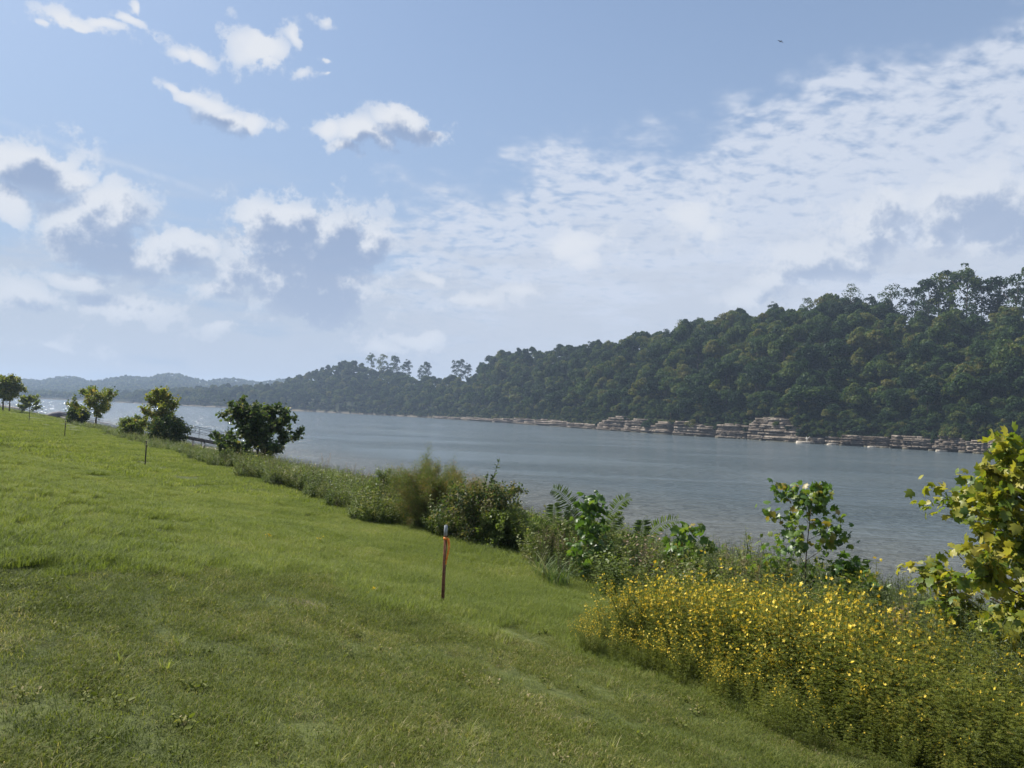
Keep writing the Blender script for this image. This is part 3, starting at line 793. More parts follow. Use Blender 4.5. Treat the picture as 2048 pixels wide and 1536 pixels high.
    big = [(1612, 5.5, 1.8, .55, 'largest pale flat slab lying at the water below the rock face'), (1668, 3.2, 1.0, .4, 'pale slab tilting into the water right of the largest one'), (1752, 3.6, .9, .35, 'thin pale ledge slab under the dark overhang'),
           (1885, 3.0, .9, .35, 'thin pale slab at the foot of the smooth boulder face'), (990, 2.4, 1.2, .5, 'small white slab far down the shore')]
    for k, (px, sx, sy, sz, lab) in enumerate(big):
        u = uof(px); Y = float(shoreY(u)) - 4.3
        o = slab(None, sx, sy, sz, .25, rng).obj('rock_slab', M_pale, None, False, (u * Y, Y, sz * .5)); tag(o, lab, 'rock')
    meshes = [slab(None, rng.uniform(.8, 2.0), rng.uniform(.6, 1.0), rng.uniform(.2, .45), 0, rng).mesh('boulder', M_rock) for k in range(6)]
    for k in range(90):
        u = rng.uniform(uof(720), uof(2040)); Y = float(shoreY(u)) - rng.uniform(1.0, 4.2)
        o = link('boulder', meshes[k % 6], None, (u * Y, Y, .12)); o.rotation_euler = (0, 0, rng.uniform(-.4, .8)); s = rng.uniform(.6, 1.3); o.scale = (s, s, s)
        tag(o, ('small rounded boulder' if k % 2 == 0 else 'small flat boulder') + ' in the water ' + next(z_ for lim, z_ in ((900, 'along the low shore left of the ledges'), (1200, 'below the low broken ledges'), (1440, 'below the stepped buttresses'), (1650, 'below the tallest pale rock face'), (9999, 'below the long dark overhang')) if u < uof(lim)), 'rock', 'boulders along the far waterline')
    # weathered stump on the large slab
    sp = Soup(); tube(sp, [(0, 0, 0), (.1, 0, .9), (-.1, 0, 1.9)], [.28, .2, .1]); tube(sp, [(.05, 0, .6), (.8, .2, 1.6), (1.3, .2, 2.1)], [.16, .11, .05]); tube(sp, [(0, 0, .8), (-.6, 0, 1.4)], [.12, .05])
    u = uof(1614); Y = float(shoreY(u)) - 3.6
    tag(sp.obj('driftwood_stump', plain('bleached_wood', (.45, .42, .38), (.6, .57, .52), 3), None, False, (u * Y, Y, .75)), 'bleached forked driftwood standing on the largest pale slab', 'driftwood')
cliff()

# ------------------------------------------------------------------ near trees and shrubs
def rotz(a): return np.array([[math.cos(a), -math.sin(a), 0], [math.sin(a), math.cos(a), 0], [0, 0, 1.0]])
def grow(rng, h, w, trunk_r, nprim=9, first=.15, tw=5, spread=1.0, multi=1, top_taper=.5, droop=0.0, lean=.15):
    """woody skeleton: returns a Soup of branches and arrays of twig points with directions"""
    sp = Soup(); LP, LD = [], []
    for mstem in range(multi):
        a0 = rng.uniform(0, 6.28); ln = (lean if multi == 1 else .35) * w * .5
        n = 8; k = np.linspace(0, 1, n)
        hh = h * (1 if mstem == 0 else rng.uniform(.7, .95))
        pts = np.column_stack([np.cos(a0) * ln * k ** 1.2 + np.cumsum(rng.normal(0, .02 * h / 2, n)) * k, np.sin(a0) * ln * k ** 1.2 + np.cumsum(rng.normal(0, .02 * h / 2, n)) * k, -.15 + (hh * .93 + .15) * k])
        tube(sp, pts, trunk_r * (1 - .85 * k), 7)
        for i in range(nprim):
            f = first + (1 - first) * (i + rng.uniform(0, .8)) / nprim; f = min(f, .98)
            p = np.array([np.interp(f, k, pts[:, c]) for c in range(3)])
            az_ = i * 2.4 + rng.uniform(-.5, .5) + a0
            prof = math.sin(math.pi * min(1, (f - first) / (1 - first) * (1 - top_taper) + top_taper * .9)) ** .6 if True else 1
            L = w * .5 * spread * max(.28, prof) * rng.uniform(.75, 1.1)
            el_ = rng.uniform(.25, .8) + f * .35
            m = 6; kk = np.linspace(0, 1, m)
            dirh = np.array([math.cos(az_), math.sin(az_), 0])
            br = p + np.outer(kk * L, dirh) * math.cos(el_ * .7) + np.outer(kk ** (1.0) * L * math.sin(el_) - droop * kk ** 2 * L, [0, 0, 1]) + np.cumsum(rng.normal(0, .03 * L, (m, 3)), 0) * kk[:, None]
            r0 = trunk_r * (1 - .8 * f) * .55
            tube(sp, br, r0 * (1 - .85 * kk), 5)
            for j in range(tw):
                g = rng.uniform(.25, 1.0); q = np.array([np.interp(g, kk, br[:, c]) for c in range(3)])
                dd = unit(unit(br[-1] - br[0]) * .7 + rng.normal(0, .6, 3) + np.array([0, 0, .25 - droop]))
                l2 = L * rng.uniform(.22, .42) + .05 * h * .5
                e = q + dd * l2 + np.array([0, 0, .03 * l2])
                tube(sp, [q, (q + e) / 2 + rng.normal(0, .03 * l2, 3), e], [r0 * .3, r0 * .22, r0 * .1], 4, cap=False)
                for g2 in np.linspace(.15, 1, 6):
                    LP.append(q + (e - q) * g2); LD.append(dd)
            for g2 in np.linspace(.5, 1, 5):
                LP.append(np.array([np.interp(g2, kk, br[:, c]) for c in range(3)])); LD.append(unit(br[-1] - br[0]))
        for g2 in np.linspace(.6, 1, 6):
            LP.append(np.array([np.interp(g2, k, pts[:, c]) for c in range(3)])); LD.append(np.array([0, 0, 1.0]))
    return sp, np.array(LP), np.array(LD)
def foliage(rng, LP, LD, per, size, tmpl, spread, tint=(.4, .15), facing=None, hang=.2):
    i = np.repeat(np.arange(len(LP)), per); n = len(i)
    pos = LP[i] + rng.normal(0, spread, (n, 3))
    ax = unit(LD[i] * .6 + rng.normal(0, .7, (n, 3)) - np.array([0, 0, hang]))
    nr = unit(rng.normal(0, .8, (n, 3)) + np.array([0, 0, .8]))
    cl = np.repeat(rng.normal(0, tint[1], len(LP)), per)
    ti = np.clip(tint[0] + cl + rng.normal(0, tint[1] * .6, n), 0, 1)
    sz = size * rng.uniform(.6, 1.2, n)
    return pos, ax, nr, sz, ti
def place(px, Y, dzz=0.0, aim=0.6):
    x = uof(px) * Y
    for _ in range(6):
        d = np.array([x, Y, float(gz(x, Y)) + aim]) - EYE
        x += (px - (W / 2 + F * (d @ rt) / (d @ fw))) * Y / F
    return (x, Y, float(gz(x, Y)) + dzz)
def near_tree(name, px, Y, h, w, seed, mat, per, size, tmpl, label, cat, spread=.08, rz=0.0, bark=None, tint=(.4, .15), core=0, **kw):
    rng = np.random.default_rng(seed)
    e = empty(name, place(px, Y), 0.0); tag(e, label, cat)
    sp, LP, LD = grow(rng, h, w, **kw)
    sp.obj('trunk', bark or M_bark, e)
    pos, ax, nr, sz, ti = foliage(rng, LP, LD, per, size, tmpl, spread, tint)
    c = Soup(); leaves(c, tmpl[0], tmpl[1], pos, ax, nr, sz, ti)
    c.obj('crown', mat, e)
    return e
# dark dense tree, centre left
near_tree('dark_maple', 518, 45, 3.25, 4.9, 1, M_dark, 10, .19, LOBED, 'dark broad crowned tree above the weeds left of centre', 'tree', .10, trunk_r=.09, nprim=20, first=.10, tw=6, top_taper=.42, multi=1, lean=.1, tint=(.4, .2))
near_tree('low_dark_bush', 462, 47, 1.0, 1.8, 41, M_dark, 8, .17, OVAL, 'low dark bush at the left foot of the dark broad crowned tree', 'bush', .10, trunk_r=.04, nprim=10, first=.02, tw=5, multi=3, tint=(.5, .2))
near_tree('young_tree', 318, 69, 4.6, 3.4, 2, M_olive, 8, .19, LOBED, 'young yellow green tree rising over a dark shrub by the gangway', 'tree', .12, trunk_r=.09, nprim=15, first=.2, tw=6, top_taper=.3, tint=(.55, .25))
near_tree('dark_shrub', 332, 68, 2.3, 3.2, 3, M_dark, 6, .20, OVAL, 'dark rounded shrub at the foot of the young yellow green tree', 'bush', .14, trunk_r=.05, nprim=12, first=.03, tw=6, multi=4, tint=(.5, .25))
near_tree('small_shrub', 262, 72, 1.6, 2.2, 4, M_weed, 8, .18, OVAL, 'small green shrub left of the dark rounded shrub', 'bush', .12, trunk_r=.03, nprim=9, first=.03, tw=5, multi=3)
near_tree('young_tree', 192, 100, 4.9, 6.0, 5, M_olive, 10, .22, LOBED, 'spreading young tree with yellow outer leaves beside the long walkway', 'tree', .16, trunk_r=.12, nprim=14, first=.22, tw=5, top_taper=.4, tint=(.45, .28))
near_tree('dark_shrub', 158, 104, 2.3, 2.6, 6, M_dark, 9, .22, OVAL, 'small round dark shrub left of the spreading young tree', 'bush', .16, trunk_r=.04, nprim=12, first=.03, tw=6, multi=4)
near_tree('slender_tree', 60, 165, 3.6, 4.2, 7, M_olive, 5, .30, LOBED, 'small thin tree with spreading lower branches near the far docks', 'tree', .16, trunk_r=.09, nprim=12, first=.2, tw=5, top_taper=.2)
near_tree('lawn_tree', 6, 150, 6.6, 5.0, 8, M_olive, 11, .27, LOBED, 'left one of the two lawn trees at the left edge', 'tree', .25, trunk_r=.16, nprim=12, first=.3, tw=5, tint=(.3, .25))
near_tree('lawn_tree', 19, 152, 6.2, 4.8, 9, M_olive, 11, .27, LOBED, 'right one of the two lawn trees at the left edge', 'tree', .25, trunk_r=.14, nprim=12, first=.3, tw=5, tint=(.5, .28))
# shrubs behind the near stake
NEEDLE = ([(0, 0, 0), (.03, .5, 0), (0, 1, -.1), (-.03, .5, 0)], [[(0, 1, 2, 3)]])
near_tree('feathery_shrub', 862, 22.5, 1.65, 2.5, 12, M_feather, 22, .12, NEEDLE, 'feathery green and rust shrub behind the near stake', 'shrub', .06, trunk_r=.03, nprim=13, first=.06, tw=7, multi=4, top_taper=.2, tint=(.35, .25))
near_tree('feathery_shrub', 912, 22.8, 1.55, 2.3, 13, M_feather, 22, .12, NEEDLE, 'rust brown feathery shrub between the green one and the leafy bush', 'shrub', .06, trunk_r=.03, nprim=13, first=.06, tw=7, multi=4, top_taper=.2, tint=(.72, .22))
near_tree('leafy_bush', 962, 20.5, 1.35, 2.1, 14, M_dark, 4, .085, OVAL, 'dark leafy bush with upright shoots right behind the near stake', 'bush', .05, trunk_r=.035, nprim=15, first=.05, tw=7, multi=4, top_taper=.3, tint=(.6, .35))
near_tree('low_shrub', 1010, 20.0, .95, 1.7, 15, M_weed, 7, .08, OVAL, 'low arching shrub spilling right from the dark leafy bush', 'shrub', .05, trunk_r=.02, nprim=11, first=.05, tw=6, multi=4, droop=.3)
near_tree('low_shrub', 772, 25.5, 1.3, 1.5, 16, M_weed, 9, .085, NARROW, 'small rounded grey green shrub left of the feathery ones', 'shrub', .06, trunk_r=.02, nprim=11, first=.05, tw=6, multi=4)
def shoots(px, Y, seed, spec, label):
    rng = np.random.default_rng(seed); e = empty('upright_shoots', place(px, Y)); tag(e, label, 'shoots')
    sp = Soup(); c = Soup()
    for (dx_, dz_, h) in spec:
        k = np.linspace(0, 1, 10); p = np.column_stack([dx_ * k ** 1.4, 0 * k + rng.normal(0, .02, 10), h * k])
        tube(sp, p, .012 * (1 - .7 * k), 5)
        n = 60; g = rng.uniform(.35, 1, n); pos = np.column_stack([np.interp(g, k, p[:, i]) for i in range(3)])
        leaves(c, OVAL[0], OVAL[1], pos, unit(rng.normal(0, .6, (n, 3)) + np.array([.2, 0, .6])), unit(rng.normal(size=(n, 3))), rng.uniform(.06, .11, n), rng.uniform(.2, .7, n))
    sp.obj('stem', M_bark, e); c.obj('foliage', M_dark, e)
shoots(952, 20.4, 31, [(.55, 0, 2.2), (.25, 0, 1.9), (.38, 0, 1.65), (-.1, 0, 1.6)], 'two tall upright leafy shoots rising from the dark bush')

# broadleaf saplings with each big leaf its own part
def leaf_variants(mat, n=5, seed=2):
    rng = np.random.default_rng(seed); L = []
    for i in range(n):
        v = np.array(LOBED[0]); v[:, 2] += .13 * np.sin(v[:, 1] * 3 + i) - (.75 * i / n) * v[:, 0] ** 2 - .35 * v[:, 1] ** 2 * (i % 3) / 2 + rng.normal(0, .035, len(v)); v[:, :2] *= rng.uniform(.88, 1.1, (len(v), 1))
        s = Soup(); s.add(v, LOBED[1], .15 + .7 * i / (n - 1)); L.append(s.mesh('leaf', mat))
    return L
def leafy(name, px, Y, h, w, seed, mat, size, label, per=1, target=300, bark=None, twist=None, lv=None, **kw):
    rng = np.random.default_rng(seed); e = empty(name, place(px, Y)); tag(e, label, kw.pop('cat', 'tree'))
    sp, LP, LD = grow(rng, h, w, **kw); sp.obj('trunk', bark or M_bark, e)
    pos, ax, nr, sz, ti = foliage(rng, LP, LD, per, size, LOBED, size * .55, (.72 if mat is M_syc else .52, .2), hang=.35)
    n = len(pos); L = lv
    vi = np.clip((ti * len(L)).astype(int), 0, len(L) - 1)
    # the biggest in view first: nearest to the camera
    world_ = pos + np.array(e.location)
    order = np.argsort(world_[:, 1] - sz * 4) if n > target else np.arange(n)
    A = unit(ax); X = unit(np.cross(A, nr)); Z = np.cross(X, A)
    for i in order[:target]:
        o = bpy.data.objects.new('leaf', L[vi[i]]); COL.objects.link(o); o.parent = e
        s = sz[i]
        o.matrix_local = Matrix(((X[i, 0] * s, A[i, 0] * s, Z[i, 0] * s, pos[i, 0]), (X[i, 1] * s, A[i, 1] * s, Z[i, 1] * s, pos[i, 1]), (X[i, 2] * s, A[i, 2] * s, Z[i, 2] * s, pos[i, 2]), (0, 0, 0, 1)))
    if n > target:
        r = order[target:]; c = Soup(); leaves(c, LOBED[0], LOBED[1], pos[r], ax[r], nr[r], sz[r], ti[r])
        o = c.obj('leaves', mat, e); tag(o, kind='stuff')
    return e
LV_syc = leaf_variants(M_syc); LV_sap = leaf_variants(M_sap, seed=5)
leafy('sycamore_tree', 2112, 10.3, 3.3, 2.8, 52, M_syc, .14, 'yellowing broad leaved tree at the right edge of the lawn', per=4, target=300, lv=LV_syc, trunk_r=.05, nprim=34, first=.05, tw=8, top_taper=.35, lean=.05)
leafy('sycamore_sapling', 1612, 13.0, 2.5, 1.75, 53, M_sap, .125, 'tall green broad leaved sapling behind the yellow flowers', per=2, target=300, lv=LV_sap, trunk_r=.02, nprim=16, first=.08, tw=3, top_taper=.1, lean=.02)
leafy('sycamore_sapling', 1690, 12.2, 1.35, 1.0, 54, M_sap, .13, 'short broad leaved sapling right of the tall one', per=2, target=300, lv=LV_sap, trunk_r=.018, nprim=7, first=.2, tw=3, top_taper=.1)
leafy('sycamore_sapling', 1388, 15.0, 1.62, .65, 55, M_sap, .17, 'small sapling of few large leaves standing by the water', per=1, target=300, lv=LV_sap, trunk_r=.014, nprim=6, first=.3, tw=2, top_taper=.1)
leafy('broad_leaved_shrub', 1172, 16.2, 1.85, 1.0, 56, M_sap, .155, 'dark green broad leaved shrub between two feathery fronds', per=1, target=300, lv=LV_sap[:3], trunk_r=.02, nprim=11, first=.15, tw=3, top_taper=.2, cat='shrub')
leafy('sycamore_sapling', 1345, 15.6, 1.0, .6, 57, M_sap, .17, 'low yellow green sapling left of the small one by the water', per=1, target=300, lv=LV_sap[2:], trunk_r=.012, nprim=4, first=.3, tw=2)

def frond_plant(px, Y, seed, fronds, label):
    rng = np.random.default_rng(seed); e = empty('feathery_plant', place(px, Y)); tag(e, label, 'plant')
    st = Soup()
    for j, (dx_, h, tip) in enumerate(fronds):
        k = np.linspace(0, 1, 14)
        p = np.column_stack([dx_ * k ** 1.5 + tip * np.clip(k - .6, 0, 1) ** 1.5 * 2, .05 * np.sin(k * 3 + j), h * np.sin(k * 1.45) / math.sin(1.45)])
        tube(st, p[:7], .010 * (1 - .75 * k[:7]), 5)
        c = Soup(); tube(c, p[5:], .010 * (1 - .75 * k[5:]), 4)
        for g in np.linspace(.30, 1, 34):
            q = np.array([np.interp(g, k, p[:, i]) for i in range(3)]); d = np.array([np.interp(g, k, np.gradient(p[:, i])) for i in range(3)]); d = unit(d)
            for s in (-1, 1):
                side = unit(np.cross(d, [0, 1, .35]) * s + d * .35 + rng.normal(0, .12, 3)); L = .20 * math.sin(math.pi * min(1, (1.06 - g) / .6 * .7 + .12)) * rng.uniform(.8, 1.1)
                leaves(c, [(0, 0, 0), (.075, .35, .02), (.05, .75, -.05), (0, 1, -.22), (-.05, .75, -.05), (-.075, .35, .02)], OVAL[1], q[None], side[None] - np.array([[0, 0, .15]]), unit(np.cross(side, d))[None] + rng.normal(0, .3, (1, 3)), L * 1.15, np.clip([.5 + rng.normal(0, .12)], 0, 1))
        c.obj('frond', M_reed, e)
    st.obj('stem', M_bark, e)
frond_plant(1165, 17.0, 61, [(-.55, 1.95, -.30), (-.30, 1.5, -.2), (.15, 1.3, .2)], 'tall plant with a feathery frond arching left over the water')
frond_plant(1205, 17.2, 62, [(.42, 1.85, .28), (.30, 1.45, .2), (-.2, 1.2, -.2)], 'feathery plant with its frond arching right beside the broad leaved shrub')
frond_plant(1275, 16.4, 63, [(.55, 1.5, .55), (.15, 1.45, -.15), (-.25, 1.1, -.25)], 'wispy brownish plant with one frond bending right')
frond_plant(1105, 17.6, 64, [(.05, 1.5, -.12), (-.35, 1.1, -.35), (.25, 1.0, .2)], 'pale feathery plant left of the arching fronds')

# ------------------------------------------------------------------ low vegetation sources
def blades(rng, n, h, wid, spread, bend, tint, segs=3, flop=0.0):
    sp = Soup()
    a = rng.uniform(0, 6.28, n); r = spread * np.sqrt(rng.random(n)); L = h * rng.uniform(.55, 1.1, n); b = bend * rng.uniform(.3, 1.2, n)
    base = np.column_stack([np.cos(a) * r, np.sin(a) * r, np.full(n, -.01)]); a2 = rng.uniform(0, 6.28, n)
    dh = np.column_stack([np.cos(a2), np.sin(a2), 0 * a2]); sd = np.column_stack([-np.sin(a2 + rng.normal(0, .5, n)), np.cos(a2), 0 * a2])
    k = np.linspace(0, 1, segs + 1); V = []
    for i, kk in enumerate(k):
        c = base + dh * (L * b * kk ** 1.8)[:, None] + np.array([0, 0, 1.0]) * (L * (kk - .45 * b * kk ** 2))[:, None]
        w_ = wid * (1 - kk ** 1.5) * .5
        if i < segs: V += [c - sd * w_, c + sd * w_]
        else: V += [c]
    V = np.stack(V, 1); K = V.shape[1]; o = np.arange(n)[:, None] * K
    fs = [np.concatenate([o + np.array([[2 * i, 2 * i + 1, 2 * i + 3, 2 * i + 2]]) for i in range(segs - 1)]), o + np.array([[2 * segs - 2, 2 * segs - 1, 2 * segs]])]
    ti = np.clip(rng.normal(tint, .20, n), 0, 1)
    sp.add(V.reshape(-1, 3), fs, np.repeat(ti, K))
    return sp
def herb(rng, h, nstem, per, size, tmpl, spread, tint=.45, pair=False, flowers=0, fsp=None, start=.12, lean=.25, leaf_up=.3, pinn=0):
    sp = Soup(); fl = Soup() if flowers else None
    for s in range(nstem):
        a = rng.uniform(0, 6.28); hh = h * rng.uniform(.65, 1.05); ln = hh * rng.uniform(.05, lean)
        b = np.array([math.cos(a), math.sin(a), 0]) * spread * rng.random()
        k = np.linspace(0, 1, 5); p = b + np.outer(k ** 1.4 * ln, [math.cos(a), math.sin(a), 0]) + np.outer(hh * k, [0, 0, 1]); p[0, 2] -= .05
        tube(sp, p, .005 * (1 - .6 * k), 3, .3, cap=False)
        g = np.linspace(start, 1, per) + rng.normal(0, .015, per); pos = np.column_stack([np.interp(g, k, p[:, i]) for i in range(3)])
        th = np.arange(per) * 2.4 + a; ax = np.column_stack([np.cos(th), np.sin(th), leaf_up + rng.normal(0, .3, per)]); ax = unit(ax)
        t_ = np.clip(tint + rng.normal(0, .14, per) + .25 * (g - .5), 0, 1)
        if pinn:
            L = size * (1.15 - .5 * g) * rng.uniform(.8, 1.2, per)
            for q in np.linspace(.2, 1, pinn):
                pp = pos + ax * (L * q)[:, None] - np.array([0, 0, 1]) * (L * q * q * .25)[:, None]
                sd = unit(np.cross(ax, [0, 0, 1.0]))
                for s2 in (-1, 1):
                    leaves(sp, NARROW[0], NARROW[1], pp, unit(sd * s2 + ax * .5 + rng.normal(0, .15, (per, 3))), unit(np.array([0, 0, 1.0]) + rng.normal(0, .4, (per, 3))), L * .42 * (1.1 - .5 * q), t_)
        else:
            leaves(sp, tmpl[0], tmpl[1], pos, ax, unit(np.array([0, 0, 1.0]) + rng.normal(0, .5, (per, 3))), size * rng.uniform(.6, 1.15, per) * (1.15 - .55 * g), t_)
        if flowers:
            nf = rng.poisson(flowers)
            for _ in range(nf):
                q = rng.uniform(.70, 1.04); c = np.array([np.interp(q, k, p[:, i]) for i in range(3)]) + rng.normal(0, .02, 3)
                c[:2] += rng.normal(0, .03, 2)
                fa = unit(rng.normal(0, .7, 3) + np.array([0, 0, .3])); t1 = unit(np.cross(fa, [.3, .2, 1])); t2 = np.cross(fa, t1)
                m = 5; th2 = np.arange(m) * 1.2566; axs = np.outer(np.cos(th2), t1) + np.outer(np.sin(th2), t2) + fa * .25
                leaves(fl, OVAL[0], OVAL[1], np.repeat(c[None], m, 0), axs, np.repeat(fa[None], m, 0), .021 * rng.uniform(.6, 1.25), rng.uniform(0, 1))
    return sp, fl
def merge(sp, fl, name, m1, m2):
    n1 = sum(len(f) for f in sp.f)
    off = sp.n
    for v, t in zip(fl.v, fl.t): sp.v.append(v); sp.t.append(t)
    for f in fl.f: sp.f.append(f + off)
    me = sp.mesh(name, m1); me.materials.append(m2)
    mi = np.zeros(len(me.polygons), np.int32); mi[n1:] = 1; me.polygons.foreach_set('material_index', mi)
    return me

def veg():
    rng = np.random.default_rng(77)
    # yellow flowering pea brush
    pea = []
    for i in range(9):
        sp, fl = herb(rng, 1.05, 5, 26, .085, None, .16, .5, flowers=(4.2 if i < 6 else .12), start=.10, lean=.55, pinn=8)
        pea.append(merge(sp, fl, 'pea_plant', M_pea, M_flower))
    P, R, S, I = [], [], [], []
    n = 2300
    s = rng.uniform(6.4, 10.4, n); t = rng.uniform(-4.5, 9.4, n)
    front = 6.6 + .22 * np.sin(t * 1.3) + .35 * np.clip(4.5 - t, 0, 1.5) + np.clip(t - 7.8, 0, 2) * 1.2
    back = 10.2 - .12 * np.clip(5 - t, 0, 10)
    ok = (s > front) & (s < back) & (t < 9.1 - .10 * (s - 6.8) ** 2)
    s, t = s[ok], t[ok]; fr = front[ok]; x, y = xy_(s, t)
    edge = np.clip((s - fr) / .9, .45, 1) * np.clip((9.8 - t) / 1.8, .55, 1)
    sc = edge * rng.uniform(.75, 1.12, len(s)) * np.interp(t, [-5, 2.5, 4.5, 6.3, 7.6, 9.4], [.66, .74, 1.0, 1.08, .86, .5]) * np.where(rng.random(len(s)) < .12, 1.22, 1)
    idx = np.where(rng.random(len(s)) < np.clip((t - 3.6) / 1.8, .08, .96), rng.integers(0, 6, len(s)), rng.integers(6, 9, len(s)))
    gn_scatter('flowering_brush', pea, np.column_stack([x, y, gz(x, y)]), np.column_stack([rng.normal(0, .12, len(s)), rng.normal(0, .12, len(s)), rng.uniform(0, 6.28, len(s))]), sc, idx,
               'thick brush of yellow flowered plants bordering the mown lawn')
    # grey green fine weeds behind it
    fine = []
    for i in range(6):
        sp, _ = herb(rng, 1.15, 7, 34, .075, NARROW, .12, .5, start=.08, lean=.4, leaf_up=.9); fine.append(sp.mesh('fine_weed', M_fine))
    n = 2600; s = rng.uniform(8.2, 15.5, n); t = rng.uniform(-6, 12.5, n)
    ok = (s > np.where(t < 7.6, 9.3, 11.4) + rng.normal(0, .3, n)) & (rng.random(n) < np.clip(1.2 - (s - 11) * .12, .25, 1)); s, t = s[ok], t[ok]; x, y = xy_(s, t)
    gn_scatter('fine_weeds', fine, np.column_stack([x, y, gz(x, y)]), np.column_stack([rng.normal(0, .15, len(s)), rng.normal(0, .15, len(s)), rng.uniform(0, 6.28, len(s))]),
               rng.uniform(.7, 1.25, len(s)) * np.where(s > 12.5, .9, 1) * np.interp(t, [-5, 2.5, 6], [.62, .70, 1]), rng.integers(0, 6, len(s)), 'soft grey green weeds behind the yellow flowers')
    # mixed weeds along the bank edge
    mixed = []
    for i in range(4): mixed.append(herb(rng, .8, 6, 22, .10, OVAL, .15, .5, lean=.5)[0].mesh('broad_weed', M_weed))
    for i in range(4): mixed.append(herb(rng, .9, 8, 30, .075, NARROW, .15, .55, lean=.5)[0].mesh('narrow_weed', M_weed))
    for i in range(3): mixed.append(herb(rng, 1.05, 6, 16, .05, NARROW, .12, .7, lean=.35)[0].mesh('dry_weed', M_dry))
    for i in range(3): mixed.append(blades(rng, 60, 1.0, .016, .16, .9, .5, 5).mesh('grass_clump', M_reed))
    n = 12500; t = np.concatenate([rng.uniform(7, 45, 8200), rng.uniform(45, 110, 3300), rng.uniform(110, 260, 1000)]); sr = rng.random(n)
    lo = 10.9 + .6 * np.sin(t * .5) + .4 * np.sin(t * 1.7) - .5 * (t < 32); s = lo + sr ** 1.3 * np.where(t < 45, 11, 11)
    s = s - .045 * np.maximum(0, t - 95)
    x, y = xy_(s, t); z = gz(x, y); ok = z > .35; x, y, z, t, sr = x[ok], y[ok], z[ok], t[ok], sr[ok]; n = len(x)
    sc = rng.uniform(.4, 1.25, n) * np.clip(.62 + sr * 6, .5, 1) * np.where(t < 22, 1.15, 1) * (1 + .3 * np.sin(t * .9) * np.sin(t * 2.3)) * np.where(sr > .3, .8, 1) * np.interp(t, [38, 55, 90], [1, .72, .65])
    idx = rng.choice(14, n, p=np.array([.11] * 4 + [.10] * 4 + [.03] * 3 + [.0233] * 3) / sum([.11] * 4 + [.10] * 4 + [.03] * 3 + [.0233] * 3))
    gn_scatter('bank_weeds', mixed, np.column_stack([x, y, z]), np.column_stack([rng.normal(0, .15, n), rng.normal(0, .15, n), rng.uniform(0, 6.28, n)]), sc, idx, 'tangle of weeds along the edge of the bank')
    # tall arching grass clumps one can tell apart
    reeds = [blades(rng, 85, 1.2, .017, .30, 1.15, .5, 6).mesh('blades', M_reed) for _ in range(3)]
    plumes = []
    for i in range(2):
        sp = Soup()
        for _ in range(6):
            a = rng.uniform(0, 6.28); h = rng.uniform(1.2, 1.5); p = np.array([[0, 0, 0], [math.cos(a) * .08, math.sin(a) * .08, h * .6], [math.cos(a) * .2, math.sin(a) * .2, h]])
            tube(sp, p, [.005, .004, .002], 3, .6, cap=False)
            g = rng.uniform(.72, 1, 40); pos = np.column_stack([np.interp(g, [0, .6, 1], p[:, c]) for c in range(3)]) + rng.normal(0, .012, (40, 3))
            leaves(sp, NEEDLE[0], NEEDLE[1], pos, unit(rng.normal(0, .5, (40, 3)) + np.array([0, 0, .7])), unit(rng.normal(size=(40, 3))), .07, .8)
        plumes.append(sp.mesh('seed_heads', M_dry))
    for px, Y, s, lab in ((1500, 12.6, .95, 'arching grass clump above the yellow flowers, left of the tall sapling'), (1560, 12.9, .85, 'narrow grass clump touching the tall sapling'), (1455, 13.4, .9, 'grass clump right of the small sapling by the water'),
                          (1805, 9.3, .95, 'upright grass clump below the yellowing tree'), (1840, 9.6, .7, 'short grass clump right under the yellowing tree'), (1090, 16.0, .8, 'pale tall grass clump at the mown edge right of the near stake'), (1120, 15.2, .75, 'bright grass clump in front of the feathery fronds'),
                          (700, 31.0, 1.0, 'arching grass clump left of the grey green shrub'), (650, 35.0, 1.1, 'arching grass clump between the dark tree and the shrubs'), (730, 29.0, .9, 'grass clump with a seed head beside the grey green shrub'), (1290, 14.6, .8, 'grass clump under the wispy brownish plant')):
        e = empty('tall_grass', place(px, Y), rng.uniform(0, 6.28)); e.scale = (s, s, s); tag(e, lab, 'grass clump', 'tall grass clumps along the bank')
        link('blades', reeds[int(rng.integers(0, 3))], e); link('seed_heads', plumes[int(rng.integers(0, 2))], e)
    # tall stalks along the brink
    for px, Y, s, lab in ((690, 30.5, 1.35, 'tall leafy stalk leaning over the water left of centre'), (715, 30.0, 1.3, 'yellowish leafy stalk beside another over the water'), (590, 38, 1.2, 'pale leafy stalk right of the dark tree'),
                          (1262, 15.0, 1.15, 'tall brown seeded stalk by the water'), (1300, 15.4, 1.2, 'tall grey seeded stalk beside the brown one')):
        sp, _ = herb(rng, 1.1, 4, 22, .11, OVAL, .1, .75, lean=.2)
        e = empty('weed_stalk', place(px, Y)); e.scale = (s, s, s); tag(e, lab, 'weed', 'tall stalks at the brink'); o = sp.obj('foliage', M_weed if px < 1200 else M_dry, e)
veg()

